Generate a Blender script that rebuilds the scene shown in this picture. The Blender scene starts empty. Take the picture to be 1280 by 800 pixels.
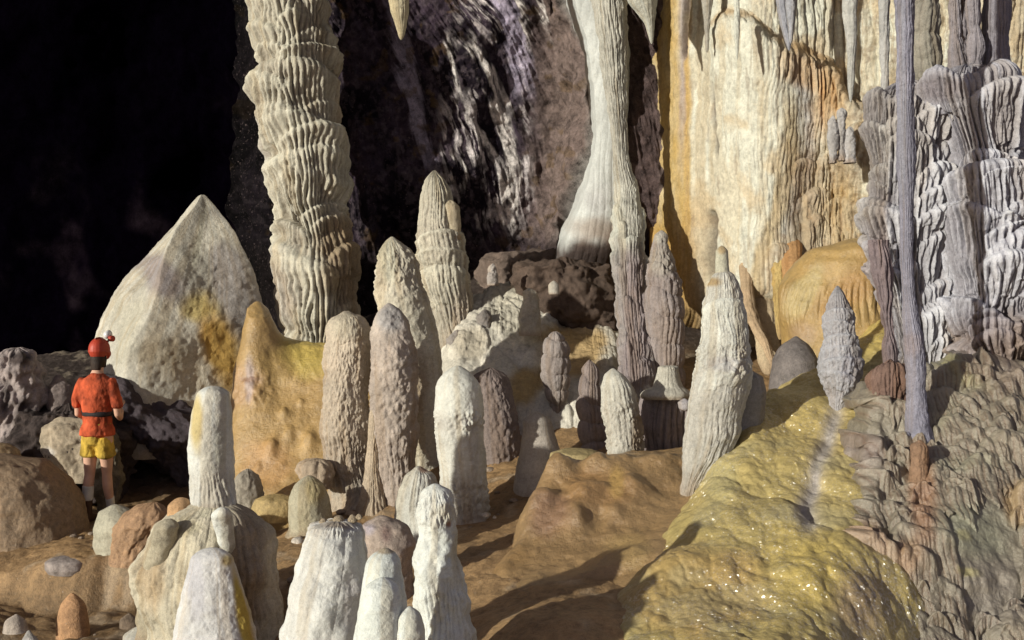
import bpy, math
import numpy as np
from mathutils import Vector, Matrix
C = bpy.context.scene.collection
F = 1372.0; CZ = 2.04
SUN_AZ, SUN_EL = math.radians(50), math.radians(12)     # travel direction: azimuth from +Y towards +X
rng = np.random.default_rng(7)

# ------------------------------------------------------------------ noise
def _h(i, j, k, s=0):
    n = (i.astype(np.int64)*73856093) ^ (j.astype(np.int64)*19349663) ^ (k.astype(np.int64)*83492791) ^ (s*2654435761)
    n = (n ^ (n >> 13)) * 1274126177 & 0xffffffff
    n = (n ^ (n >> 16)) * 2246822519 & 0xffffffff
    n = n ^ (n >> 15)
    return (n & 0xffffff) / float(0xffffff)
def noise3(x, y, z, s=0):
    xi, yi, zi = np.floor(x), np.floor(y), np.floor(z)
    fx, fy, fz = x-xi, y-yi, z-zi
    fx = fx*fx*(3-2*fx); fy = fy*fy*(3-2*fy); fz = fz*fz*(3-2*fz)
    r = 0
    for a in (0, 1):
        wa = fx if a else 1-fx
        for b in (0, 1):
            wb = fy if b else 1-fy
            for c in (0, 1):
                wc = fz if c else 1-fz
                r = r + wa*wb*wc*_h(xi+a, yi+b, zi+c, s)
    return r
def noise2(x, y, s=0):
    xi, yi = np.floor(x), np.floor(y)
    fx, fy = x-xi, y-yi
    fx = fx*fx*(3-2*fx); fy = fy*fy*(3-2*fy); o = np.zeros_like(xi)
    return ((_h(xi, yi, o, s)*(1-fx)+_h(xi+1, yi, o, s)*fx)*(1-fy)
            + (_h(xi, yi+1, o, s)*(1-fx)+_h(xi+1, yi+1, o, s)*fx)*fy)
def fbm3(p, sc, o=4, s=0):
    r = 0; a = .5; t = 0
    for i in range(o):
        r = r + a*noise3(p[..., 0]*sc+17.3*i, p[..., 1]*sc+5.1*i, p[..., 2]*sc-9.7*i, s+i); t += a; a *= .5; sc *= 2.03
    return r/t
def fbm2(x, y, o=4, s=0):
    r = 0; a = .5; t = 0
    for i in range(o):
        r = r + a*noise2(x, y, s+i); t += a; a *= .5; x = x*2.03+7.1; y = y*2.03-3.3
    return r/t
def worley2(x, y, s=0):
    xi, yi = np.floor(x), np.floor(y); best = np.full(x.shape, 9.)
    for a in (-1, 0, 1):
        for b in (-1, 0, 1):
            cx = xi+a; cy = yi+b; o = np.zeros_like(cx)
            d = (cx+_h(cx, cy, o, s)-x)**2 + (cy+_h(cx, cy, o, s+9)-y)**2
            best = np.minimum(best, d)
    return np.sqrt(best)
def sst(a, b, x):
    t = np.clip((x-a)/(b-a), 0, 1); return t*t*(3-2*t)
def band(y, y0, y1, f=15): return sst(y0-f, y0+f, y)*(1-sst(y1-f, y1+f, y))

def P(px, py, Y): return ((px-640)/F*Y, Y, CZ-(py-400)/F*Y)
def pix(p): return 640+p[..., 0]/p[..., 1]*F, 400-(p[..., 2]-CZ)/p[..., 1]*F

# ------------------------------------------------------------------ materials
MATS = {}
def lnk(nt, a, b): nt.links.new(a, b)
def stone(name, rough=.8, bump=.012, scale=38, var=.35, spec=.3, glint=0.0, speck=None, coat=0.0):
    m = bpy.data.materials.new(name); m.use_nodes = True; nt = m.node_tree; N = nt.nodes
    b = N['Principled BSDF']
    at = N.new('ShaderNodeVertexColor'); at.layer_name = 'Col'
    tc = N.new('ShaderNodeTexCoord')
    n1 = N.new('ShaderNodeTexNoise'); n1.inputs['Scale'].default_value = scale; n1.inputs['Detail'].default_value = 9; n1.inputs['Roughness'].default_value = .68
    n2 = N.new('ShaderNodeTexNoise'); n2.inputs['Scale'].default_value = 6; n2.inputs['Detail'].default_value = 8; n2.inputs['Roughness'].default_value = .65
    n3 = N.new('ShaderNodeTexNoise'); n3.inputs['Scale'].default_value = 170; n3.inputs['Detail'].default_value = 2
    for n in (n1, n2, n3): lnk(nt, tc.outputs['Object'], n.inputs['Vector'])
    ad = N.new('ShaderNodeMath'); ad.operation = 'ADD'; lnk(nt, n1.outputs['Fac'], ad.inputs[0]); lnk(nt, n2.outputs['Fac'], ad.inputs[1])
    ad2 = N.new('ShaderNodeMath'); ad2.operation = 'MULTIPLY_ADD'; lnk(nt, n3.outputs['Fac'], ad2.inputs[0]); ad2.inputs[1].default_value = .9; lnk(nt, ad.outputs[0], ad2.inputs[2])
    mr = N.new('ShaderNodeMapRange'); mr.inputs['From Min'].default_value = 1.0; mr.inputs['From Max'].default_value = 1.9
    mr.inputs['To Min'].default_value = 1-var*1.25; mr.inputs['To Max'].default_value = 1+var
    lnk(nt, ad2.outputs[0], mr.inputs['Value'])
    vm = N.new('ShaderNodeVectorMath'); vm.operation = 'SCALE'; lnk(nt, at.outputs['Color'], vm.inputs[0]); lnk(nt, mr.outputs[0], vm.inputs['Scale'])
    col = vm.outputs[0]
    if speck:
        ns = N.new('ShaderNodeTexNoise'); ns.inputs['Scale'].default_value = 26; ns.inputs['Detail'].default_value = 8; ns.inputs['Roughness'].default_value = .75
        lnk(nt, tc.outputs['Object'], ns.inputs['Vector'])
        r = N.new('ShaderNodeMapRange'); r.inputs['From Min'].default_value = speck[1]; r.inputs['From Max'].default_value = speck[1]+.06; lnk(nt, ns.outputs['Fac'], r.inputs['Value'])
        mx = N.new('ShaderNodeMix'); mx.data_type = 'RGBA'; lnk(nt, r.outputs[0], mx.inputs[0]); lnk(nt, col, mx.inputs[6]); mx.inputs[7].default_value = (*speck[0], 1); col = mx.outputs[2]
    lnk(nt, col, b.inputs['Base Color'])
    bp = N.new('ShaderNodeBump'); bp.inputs['Distance'].default_value = bump; bp.inputs['Strength'].default_value = .9
    s1 = N.new('ShaderNodeMath'); s1.operation = 'MULTIPLY_ADD'; lnk(nt, n3.outputs['Fac'], s1.inputs[0]); s1.inputs[1].default_value = .28; lnk(nt, n1.outputs['Fac'], s1.inputs[2])
    lnk(nt, s1.outputs[0], bp.inputs['Height']); nrm = bp.outputs[0]
    b.inputs['Roughness'].default_value = rough; b.inputs['Specular IOR Level'].default_value = spec
    lnk(nt, nrm, b.inputs['Normal'])
    if glint:
        v = N.new('ShaderNodeTexVoronoi'); v.inputs['Scale'].default_value = 78; lnk(nt, tc.outputs['Object'], v.inputs['Vector'])
        sb = N.new('ShaderNodeVectorMath'); sb.operation = 'SUBTRACT'; lnk(nt, v.outputs['Color'], sb.inputs[0]); sb.inputs[1].default_value = (.5, .5, .5)
        sc = N.new('ShaderNodeVectorMath'); sc.operation = 'SCALE'; lnk(nt, sb.outputs[0], sc.inputs[0]); sc.inputs['Scale'].default_value = 2.3
        a2 = N.new('ShaderNodeVectorMath'); a2.operation = 'ADD'; a3 = N.new('ShaderNodeVectorMath'); a3.operation = 'ADD'; lnk(nt, nrm, a3.inputs[0]); a3.inputs[1].default_value = (-.45, -.95, -.15); lnk(nt, a3.outputs[0], a2.inputs[0]); lnk(nt, sc.outputs[0], a2.inputs[1])
        nn = N.new('ShaderNodeVectorMath'); nn.operation = 'NORMALIZE'; lnk(nt, a2.outputs[0], nn.inputs[0])
        nw = N.new('ShaderNodeTexNoise'); nw.inputs['Scale'].default_value = 3.2; nw.inputs['Detail'].default_value = 3; lnk(nt, tc.outputs['Object'], nw.inputs['Vector'])
        mw = N.new('ShaderNodeMapRange'); mw.inputs['From Min'].default_value = .40; mw.inputs['From Max'].default_value = .58; mw.inputs['To Max'].default_value = glint; lnk(nt, nw.outputs['Fac'], mw.inputs['Value'])
        sx = N.new('ShaderNodeSeparateColor'); lnk(nt, v.outputs['Color'], sx.inputs[0])
        gt = N.new('ShaderNodeMath'); gt.operation = 'GREATER_THAN'; gt.inputs[1].default_value = .58; lnk(nt, sx.outputs[2], gt.inputs[0])
        ml = N.new('ShaderNodeMath'); ml.operation = 'MULTIPLY'; lnk(nt, gt.outputs[0], ml.inputs[0]); lnk(nt, mw.outputs[0], ml.inputs[1])
        m3 = N.new('ShaderNodeMix'); m3.data_type = 'VECTOR'; lnk(nt, gt.outputs[0], m3.inputs[0]); lnk(nt, nrm, m3.inputs[4]); lnk(nt, nn.outputs[0], m3.inputs[5])
        b.inputs['Coat Roughness'].default_value = .28; b.inputs['Coat IOR'].default_value = 2.6; lnk(nt, ml.outputs[0], b.inputs['Coat Weight']); lnk(nt, m3.outputs[1], b.inputs['Coat Normal'])
    elif coat:
        b.inputs['Coat Weight'].default_value = coat; b.inputs['Coat Roughness'].default_value = .22; lnk(nt, nrm, b.inputs['Coat Normal'])
    MATS[name] = m; return m
stone('calcite', .82, .018, 34, .36)
stone('calcite_smooth', .75, .010, 40, .24)
stone('calcite_far', .85, .022, 24, .32)
stone('wet_flowstone', .4, .010, 30, .28, .45, glint=.8)
stone('damp_brown', .45, .013, 34, .3, .45, coat=.6)
stone('rough_rock', .9, .03, 16, .5)
stone('unlit_rock', 1, .03, 10, .6, 0.0)
stone('dark_rock', .9, .06, 11, .9, .08, speck=((.17, .13, .13), .60))
stone('mud', .6, .02, 24, .45, .4, speck=((.42, .36, .29), .63))

# ------------------------------------------------------------------ objects
def mesh_obj(name, V, faces, mat, parent=None, cols=None, smooth=True):
    """V (n,3) numpy; faces (m,4) or list"""
    me = bpy.data.meshes.new(name)
    if isinstance(faces, np.ndarray):
        n = len(V); m = len(faces); k = faces.shape[1]
        me.vertices.add(n); me.vertices.foreach_set('co', np.ascontiguousarray(V, dtype=np.float32).ravel())
        me.loops.add(m*k); me.loops.foreach_set('vertex_index', np.ascontiguousarray(faces, dtype=np.int32).ravel())
        me.polygons.add(m); me.polygons.foreach_set('loop_start', np.arange(0, m*k, k, dtype=np.int32))
        me.polygons.foreach_set('loop_total', np.full(m, k, dtype=np.int32))
        me.update(calc_edges=True)
    else:
        me.from_pydata([tuple(v) for v in V], [], faces)
    if smooth: me.polygons.foreach_set('use_smooth', np.ones(len(me.polygons), dtype=bool))
    if cols is not None:
        at = me.color_attributes.new('Col', 'FLOAT_COLOR', 'POINT')
        c4 = np.ones((len(V), 4), dtype=np.float32); c4[:, :3] = np.clip(cols, 0, 1); at.data.foreach_set('color', c4.ravel())
    me.materials.append(MATS[mat] if isinstance(mat, str) else mat); me.update()
    o = bpy.data.objects.new(name, me); C.objects.link(o)
    if parent is not None: o.parent = parent
    return o
def tag(o, label, cat, group=None):
    o['label'] = label; o['category'] = cat
    group = group or {'stalagmite': 'stalagmites standing in the chamber', 'stalactite': 'stalactites hanging from the roof and wall', 'cave column': 'floor-to-ceiling columns', 'boulder': 'boulders round the chamber floor', 'flowstone mound': 'flowstone mounds'}.get(cat)
    if group: o['group'] = group
    return o
def struct(o): o['kind'] = 'structure'; return o
def recentre(o, loc):
    me = o.data; n = len(me.vertices); a = np.empty(n*3, dtype=np.float32); me.vertices.foreach_get('co', a)
    a = a.reshape(-1, 3)-np.array(loc, dtype=np.float32); me.vertices.foreach_set('co', a.ravel()); me.update()
    o.location = loc if o.parent is None else Vector(loc)-o.parent.location
def grid_faces(nr, nc, wrap):
    i = np.arange(nr-1)[:, None]; j = np.arange(nc if wrap else nc-1)[None, :]; j2 = (j+1) % nc
    return np.stack([i*nc+j, (i+1)*nc+j, (i+1)*nc+j2, i*nc+j2], -1).reshape(-1, 4)
def normals(G, wrap):
    du = (np.roll(G, -1, 1)-np.roll(G, 1, 1)) if wrap else np.gradient(G, axis=1)
    dv = np.gradient(G, axis=0)
    n = np.cross(dv, du); l = np.linalg.norm(n, axis=-1, keepdims=True); return n/np.maximum(l, 1e-9)

# displacement layers work on: ang (metres around), zz (metres down), p (3d), py / px (pixel rows, for bands)
def ribs(a, z, cell, s, wob=.02):
    """hanging ridges like tubes side by side: rounded ribs, sharp grooves, cell = spacing in metres"""
    ph = a/cell+s*3.7+1.25*(fbm2(a/(cell*3.5)+3, z/(cell*9), 2, s+3)-.5)*2+(wob/cell)*(noise2(a/cell*.3, z/(cell*3), s+4)-.5)
    i_ = np.floor(ph); f = ph-i_; k = _h(i_, np.floor(z/(cell*11)+i_*.37), 0*i_, s+5); k0 = _h(i_, 0*i_, 0*i_, s+6)
    r = np.sqrt(np.clip(1-(2*f-1)**2, 0, 1))*(.62+.38*k0)
    return r, k0
def flute(a, z, cell, s, wob=.02):
    r1, _ = ribs(a, z, cell*1.25, s, wob); r2, _ = ribs(a+.7, z, cell*.62, s+8, wob*.5)
    m = noise2(a/(cell*4), z/(cell*12), s+12)
    return .72*r1+.28*r2*(.4+.9*m)
def popcorn(a, z, cell, s):
    wx = a+.35*cell*noise2(a/cell*1.3, z/cell*.9, s+31); m = sst(.25, .62, fbm2(a/cell*.33+4, z/cell*.22, 2, s+33))
    return np.clip(1-worley2(wx/cell, z/(cell*1.65), s)*1.2, 0, 1)*(.25+.75*m)
def lobes(a, z, L, circ, s=0, fl=.03, famp=.3, bare=None):
    """overlapping draped shelves with ribs. L rows: (a_centre, z_top, half width, drop, amp)"""
    out = np.zeros_like(a); fr, kk = ribs(a, z, fl, s); fr2, _ = ribs(a+.3, z, fl*.45, s+2); fr = .82*fr+.18*fr2
    wv = (kk-.5)*1.6; gr = np.full(a.shape, (1.0 if circ else 0.0) if bare is None else bare)
    for (ac, zt, w, l, am) in L:
        d = a-ac
        if circ: d = (d+circ/2) % circ-circ/2
        u = d/w; m = np.abs(u) < 1
        if not m.any(): continue
        um = u[m]; t = (zt - am*.5*um**2 - w*.28*um**2 - z[m])/(l*(1+.12*wv[m]))
        e = np.sqrt(np.clip(1-um**2, 0, 1))**.6
        top = np.sqrt(np.clip(1-(1-np.clip(t/.24, 0, 1))**2, 0, 1)); fall = .35+.65*np.clip(1-t, 0, 1)**.9
        h = am*e*top*fall*(t > 0)*(t < 1); win = h > out[m]
        o_ = out[m]; o_[win] = h[win]; out[m] = o_; g_ = gr[m]; g_[win] = sst(.06, .34, t)[win]; gr[m] = g_
    lobes.env = out; lobes.groove = (1-fr)*gr
    return out-famp*1.1*fl*lobes.groove
def rand_lobes(circ, z0, z1, n, w, l, am, r):
    zs = z1+(z0-z1)*(np.arange(n)+r.random(n))/n
    return [(r.random()*circ, zs[i], w*(.6+.8*r.random()), l*(.6+.8*r.random()), am*(.6+.7*r.random())) for i in range(n)]

def colourize(shape_or_p, base, patches, p, dn, cav, seed, mott=.12):
    px, py = pix(p); n = p.shape[:-1]
    c = np.ones(n+(3,))*np.array(base)
    f = fbm3(p, 2.3, 4, seed+50)
    c = c*(1+mott*4*(f-.5))[..., None]
    for pt in patches:
        x, y, rx, ry, col, st = pt[:6]; ang = pt[6] if len(pt) > 6 else 0
        dx, dy = px-x, py-y; ca, sa = math.cos(ang), math.sin(ang)
        q = np.sqrt(((dx*ca+dy*sa)/rx)**2+((-dx*sa+dy*ca)/ry)**2)
        q = q + (f-.5)*1.3
        w = st*(1-sst(.45, 1.15, q)); w = np.clip(w, 0, 1)[..., None]
        c = c*(1-w)+np.array(col)*w
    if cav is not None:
        w = (np.clip(cav[1]*(1-dn), 0, 1))[..., None]; c = c*(1-w)+np.array(cav[0])*w  # recess dirt and groove shade mixed into the stone colour
    return c

def spel(name, rows, Y, mat='calcite', col=(.5, .49, .42), patches=(), layers=(), cap=12, flat=1.0, seed=0, res=None,
         parent=None, Yb=None, Yrows=None, cav=None, botcap=0, mott=.12, sharp=1.0):
    """a stalagmite / column / boulder: silhouette rows (py, left px, right px) at depth Y, relief layers on top"""
    rows = np.array(rows, float); Yb = Y if Yb is None else Yb
    y0, y1 = rows[0, 0], rows[-1, 0]
    wpx = (rows[:, 2]-rows[:, 1]).max(); hpx = y1-y0
    if res is None: res = 1.35
    nu = int(np.clip(wpx*math.pi/res, 48, 420)); nv = int(np.clip(hpx/res, 40, 460))
    t = np.linspace(0, 1, nv)
    if cap: t = t**1.25
    py = y0+(y1-y0)*t
    k = np.ones(5)/5
    def interp(v):
        a = np.interp(py, rows[:, 0], v); m = max(3, int(nv*.05)) | 1; kk = np.hanning(m+2)[1:-1]; kk /= kk.sum()
        return np.convolve(np.pad(a, m//2, mode='reflect', reflect_type='odd'), kk, 'valid')
    xl, xr = interp(rows[:, 1]), interp(rows[:, 2]); Yd = Y+(Yb-Y)*t if Yrows is None else np.interp(py, [q[0] for q in Yrows], [q[1] for q in Yrows])
    cx = (xl+xr)/2; r = (xr-xl)/2
    if cap: s = np.clip((py-y0)/cap, 0, 1); r = r*(1-(1-s)**2)**(.5*sharp)
    if botcap: s = np.clip((y1-py)/botcap, 0, 1); r = r*np.sqrt(1-(1-s)**2)
    if cap and not botcap and mat.startswith('calcite') and hpx > 70: r = r*(1+.16*sst(.86, 1., (py-y0)/hpx))
    r = np.maximum(r, .02)
    X = (cx-640)/F*Yd; Z = CZ-(py-400)/F*Yd; R = r/F*Yd
    th = np.linspace(0, 2*math.pi, nu, endpoint=False)
    T, _ = np.meshgrid(th, t)
    G = np.stack([X[:, None]+R[:, None]*np.sin(T), Yd[:, None]-R[:, None]*flat*np.cos(T), Z[:, None]+0*T], -1)
    Rm = R.max(); circ = 2*math.pi*Rm
    A = T*Rm; ZZ = G[..., 2]; PY = py[:, None]+0*T
    PX, _ = pix(G); so = seed*13.7
    D = np.zeros_like(A); DN = np.ones_like(A)*.8
    env = np.clip(R/Rm*1.6, .3, 1)[:, None]
    seam = lambda f: f  # periodic blend below
    def per(fn):
        w = sst(.0, 1., T/(2*math.pi)*6-5)          # blend the last sixth back into the first
        return fn(A)*(1-w)+fn(A-circ)*w
    for L in layers:
        kd = L[0]; bd = L[-1] if isinstance(L[-1], tuple) and kd != 'lobes' else None
        m = band(PY, *bd) if bd else 1.0
        if kd == 'lump': d = L[1]*2*(fbm3(G+so, L[2], 3, seed)-.5); D = D+d*m*env
        elif kd == 'flute':
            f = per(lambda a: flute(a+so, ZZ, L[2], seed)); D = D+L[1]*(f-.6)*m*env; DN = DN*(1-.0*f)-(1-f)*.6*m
        elif kd == 'pop':
            f = per(lambda a: popcorn(a+so, ZZ, L[2], seed)); g = per(lambda a: popcorn(a+so+5, ZZ*1.05, L[2]*.47, seed+4))
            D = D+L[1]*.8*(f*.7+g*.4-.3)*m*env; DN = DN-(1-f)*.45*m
        elif kd == 'ring':
            ph = ZZ/L[2]+.35*noise2(A*2.2+so, ZZ*2, seed)*1.0+per(lambda a: .8*noise2(a*1.3+so, ZZ*1.5, seed+2))
            fr = ph-np.floor(ph); sh = np.sqrt(np.clip(1-((fr-.62)/.62)**2, 0, 1))*(fr < .62)+np.sqrt(np.clip(1-((fr-.62)/.38)**2, 0, 1))*(fr >= .62)
            D = D+L[1]*(sh-.6)*m*env
        elif kd == 'facet': D = D+L[1]*(.6-np.abs(np.cos(L[2]*.5*(T-L[3]+.5*(noise3(G[..., 0], G[..., 1], G[..., 2]*1.3, 3)-.5)))))*m*np.clip(R/Rm*2.2, 0, 1)[:, None]
        elif kd == 'lobes':
            rr = np.random.default_rng(seed+77)
            LL = rand_lobes(circ, L[3][0], L[3][1], L[1], *L[2], rr) if isinstance(L[1], int) else []
            if not isinstance(L[1], int):
                for (yt, x0, x1, ln, am) in L[1]:
                    i = np.argmin(np.abs(py-yt)); c0 = np.clip((x0-cx[i])/max(r[i], 1), -1, 1); c1 = np.clip((x1-cx[i])/max(r[i], 1), -1, 1)
                    a0, a1 = math.asin(c0), math.asin(c1)
                    if c0 < -.9: a0 -= .5
                    if c1 > .9: a1 += .5
                    LL.append(((a0+a1)/2*Rm, Z[i], (a1-a0)/2*Rm*1.08, ln/F*Yd[i], am))
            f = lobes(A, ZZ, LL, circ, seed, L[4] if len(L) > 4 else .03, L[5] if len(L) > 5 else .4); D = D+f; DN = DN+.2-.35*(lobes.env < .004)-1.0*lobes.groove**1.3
    n = normals(G, True)
    rad = np.stack([np.sin(T), -np.cos(T), 0*T], -1); sg = np.sign((n*rad).sum(-1).mean()) or 1
    n = n*sg*.8+rad*.2; n /= np.maximum(np.linalg.norm(n, axis=-1, keepdims=True), 1e-6)
    G2 = G+n*D[..., None]
    G2[0] = G2[0].mean(0) if cap else G2[0]
    if botcap: G2[-1] = G2[-1].mean(0)
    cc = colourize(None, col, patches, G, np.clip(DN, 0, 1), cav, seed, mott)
    if mat.startswith('calcite'):
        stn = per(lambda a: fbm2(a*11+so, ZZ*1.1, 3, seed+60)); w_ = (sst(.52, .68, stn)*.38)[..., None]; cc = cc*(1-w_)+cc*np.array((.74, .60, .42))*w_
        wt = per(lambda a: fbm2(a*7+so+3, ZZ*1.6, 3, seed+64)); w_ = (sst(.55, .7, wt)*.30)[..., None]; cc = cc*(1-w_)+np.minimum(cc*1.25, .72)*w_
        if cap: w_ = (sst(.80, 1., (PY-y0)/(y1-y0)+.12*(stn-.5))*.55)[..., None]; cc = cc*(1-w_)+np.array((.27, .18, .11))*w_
    fc = grid_faces(nv, nu, True)
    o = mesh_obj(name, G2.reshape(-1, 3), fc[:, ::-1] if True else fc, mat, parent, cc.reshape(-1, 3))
    base = (float(X[-1]), float(Yd[-1]), float(Z[-1]))
    recentre(o, base)
    return o

def tps(pts):
    pts = np.array(pts, float); n = len(pts); x = pts[:, :2]
    def U(r2): return np.where(r2 > 0, r2*np.log(np.maximum(r2, 1e-12)), 0)
    K = U(((x[:, None]-x[None])**2).sum(-1))+np.eye(n)*.02
    Pm = np.c_[np.ones(n), x]; A = np.block([[K, Pm], [Pm.T, np.zeros((3, 3))]])
    w = np.linalg.solve(A, np.r_[pts[:, 2], 0, 0, 0])
    def f(X, Y):
        r = w[n]+w[n+1]*X+w[n+2]*Y
        for i in range(n): r = r+w[i]*U((X-x[i, 0])**2+(Y-x[i, 1])**2)
        return r
    return f
def poly_mask(X, Y, poly):
    """signed distance (inside positive) to polygon"""
    poly = np.array(poly, float); n = len(poly); d = np.full(X.shape, 1e9); ins = np.zeros(X.shape, bool)
    for i in range(n):
        a, b = poly[i], poly[(i+1) % n]; e = b-a
        t = np.clip(((X-a[0])*e[0]+(Y-a[1])*e[1])/max((e**2).sum(), 1e-9), 0, 1)
        d = np.minimum(d, np.hypot(X-a[0]-t*e[0], Y-a[1]-t*e[1]))
        c = ((a[1] > Y) != (b[1] > Y)) & (X < (b[0]-a[0])*(Y-a[1])/((b[1]-a[1]) if b[1] != a[1] else 1e-9)+a[0]); ins ^= c
    return np.where(ins, d, -d)

def surf(name, G, mat, col, patches=(), disp=None, cols=None, cav=None, seed=0, flip=False, mott=.12, parent=None):
    D, DN = disp if disp is not None else (0, .8)
    n = normals(G, False)
    if flip: n = -n
    G2 = G+n*np.asarray(D)[..., None] if disp is not None else G
    cc = cols if cols is not None else colourize(None, col, patches, G, np.clip(DN, 0, 1)+0*G[..., 0], cav, seed, mott)
    fc = grid_faces(G.shape[0], G.shape[1], False)
    return mesh_obj(name, G2.reshape(-1, 3), fc if not flip else fc[:, ::-1], mat, parent, cc.reshape(-1, 3))

# ================================================================== SETTING
# ---- floor: grid over X, Y ; heights from surveyed points
CP = [P(*q) for q in [
    (40, 665, 10.8), (120, 658, 11), (230, 650, 11), (140, 690, 9.5), (250, 690, 9.6), (330, 660, 10.6), (350, 640, 11.2), (420, 640, 10.4),
    (480, 655, 9.8), (560, 668, 9.0), (620, 650, 9.3), (625, 610, 10), (690, 600, 9.9), (740, 565, 10.4), (820, 560, 9.8), (900, 520, 10.5),
    (330, 560, 12.3), (230, 620, 12.2), (60, 560, 13), (620, 480, 12), (740, 470, 12), (820, 480, 11.6), (960, 480, 11.4), (1080, 470, 11),
    (600, 725, 7.4), (680, 730, 7.2), (760, 735, 7.0), (640, 790, 6.2), (400, 720, 8.3), (330, 720, 8.4),
    (640, 350, 14), (500, 400, 14), (250, 500, 14.5), (60, 480, 15), (900, 420, 13), (1100, 430, 12)]]
CP += [(-3.6, 8.3, -.42), (-2.6, 8.0, -.42), (-4.2, 9.0, -.38), (-5, 8.2, -.42), (-3, 6, -.5), (-1, 5.5, -.45), (1.2, 5.2, -.2), (2.1, 6.4, -.2), (3, 6.5, -.5), (3, 5, -.8), (2.6, 7.6, .2), (4, 8, .4), (0, 3, -.5), (-3, 3, -.6), (3, 3, -1),
       (-7, 11, .1), (-8, 15, 1), (6, 9, .8), (6, 13, 2), (-.7, 6.2, -.3)]
ffloor = tps([(a, b, c) for a, b, c in CP])
xs = np.linspace(-9, 7.5, 560); ys = np.concatenate([np.linspace(2.2, 5.5, 30)[:-1], np.linspace(5.5, 16.5, 520)])
xs_f, ys_f = xs, ys; XX, YY = np.meshgrid(xs, ys); ZF = ffloor(XX, YY)
# the terrace on the left: keep it flat and give its edge a real step
f1 = fbm2(XX*1.3, YY*1.3, 4, 3)
edge = 9.35+.35*(noise2(XX*1.1, YY*0, 5)-.5)+.16*(fbm2(XX*4, YY*0+2, 3, 6)-.5)
ledge = (1-sst(-2.6, -1.9, XX)); lowz = -.42+.10*(f1-.5)*2
hi = .0+.04*(f1-.5)
zt = np.where(YY > edge, 0, 1)
stepw = sst(-.10, .12, YY-edge)
ZT = lowz*(1-stepw)+np.minimum(np.maximum(hi, ZF-.1), ZF+.05)*stepw
far = sst(11.3, 12.2, YY)
ZF = ZF*(1-ledge*(1-far))+ZT*ledge*(1-far)
Gf = np.stack([XX, YY, ZF], -1)
Gf[..., 2] += .018*(fbm2(XX*16, YY*16, 3, 14)-.5)*2+.09*(fbm2(XX*1.7, YY*1.7, 5, 11)-.5)+.03*(fbm2(XX*7, YY*7, 3, 12)-.5)
pxf, pyf = pix(Gf)
n4 = fbm2(XX*1.1+4, YY*1.6, 5, 21)[..., None]
cf = np.array((.18, .11, .052))*(1-n4)+np.array((.43, .275, .135))*n4
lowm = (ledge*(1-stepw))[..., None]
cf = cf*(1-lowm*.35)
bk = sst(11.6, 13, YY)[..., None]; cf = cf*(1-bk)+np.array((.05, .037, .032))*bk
wl = (sst(.62, .75, fbm2(XX*5, YY*5, 4, 31))*.35)[..., None]; cf = cf*(1-wl)+np.array((.48, .4, .3))*wl
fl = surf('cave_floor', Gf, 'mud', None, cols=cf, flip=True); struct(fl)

def floor_z(x, y): return float(ffloor(np.array([x]), np.array([y]))[0])

# ---- back walls
def wall_grid(x0, x1, y0, y1, nx, ny): return np.meshgrid(np.linspace(x0, x1, nx), np.linspace(y0, y1, ny))
def toG(PX, PY, Y): return np.stack([(PX-640)/F*Y, Y, CZ-(PY-400)/F*Y], -1)
# cavern wall far behind on the left, unlit darkness put into its colour
PXg, PYg = wall_grid(-500, 560, -420, 640, 300, 260)
Yg = 19-3.5*sst(250, 520, PXg)+1.6*sst(300, -200, PYg)*-1
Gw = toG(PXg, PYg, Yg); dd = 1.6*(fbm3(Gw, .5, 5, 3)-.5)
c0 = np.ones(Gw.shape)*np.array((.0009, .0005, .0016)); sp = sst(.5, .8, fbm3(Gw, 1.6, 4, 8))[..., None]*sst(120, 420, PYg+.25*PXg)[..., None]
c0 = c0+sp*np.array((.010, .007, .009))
struct(surf('cavern_rock', Gw, 'unlit_rock', None, disp=(dd, 0), cols=c0))
# dark overhanging wall in the middle
PXg, PYg = wall_grid(290, 850, -420, 480, 620, 640)
u = (PXg-600)/170
Yg = 14.3+.35*np.exp(-((PXg-660)/75)**2)*sst(-100, 150, PYg)+.6*sst(200, 400, PYg)+2.8*(1-sst(288, 372, PXg+10*noise2(PYg/30, PYg*0, 3)))
Yg = Yg-.95*sst(690, 760, PXg+.22*(PYg-150)*(PYg > 150))*1.0
Gw = toG(PXg, PYg, Yg)
# run lines: drips follow curved, steep, diagonal paths
q = PXg-(.42*(PYg)+18*np.sin(PYg/70.)); q2 = PYg
wq = 14*(fbm2(PXg/60, PYg/60, 3, 2)-.5)
st = fbm2((q+wq)/13, q2/95, 4, 41); st2 = fbm2((q+wq)/5., q2/42, 3, 44)
rid = 1-np.abs(2*st-1)
dd = .8*(fbm3(Gw, .8, 5, 5)-.5)+.06*(rid-.6)+.05*(st2-.5)+.26*(fbm3(Gw, 3.2, 5, 6)-.5)
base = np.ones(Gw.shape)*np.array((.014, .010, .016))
def mixc(c, w, col): w = np.clip(w, 0, 1)[..., None]; return c*(1-w)+np.array(col)*w
nb = fbm2(PXg/45, PYg/45, 4, 61)
base = mixc(base, sst(.40, .66, nb)*.7, (.07, .05, .072)); base = mixc(base, sst(.52, .6, fbm2(PXg/5, PYg/6, 3, 66))*.35, (.15, .12, .14))
brown = sst(640, 700, PXg+20*(nb-.5)+.06*(PYg-100))*(1-sst(280, 330, PYg))
base = mixc(base, brown*.9, (.21, .16, .145))
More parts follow.
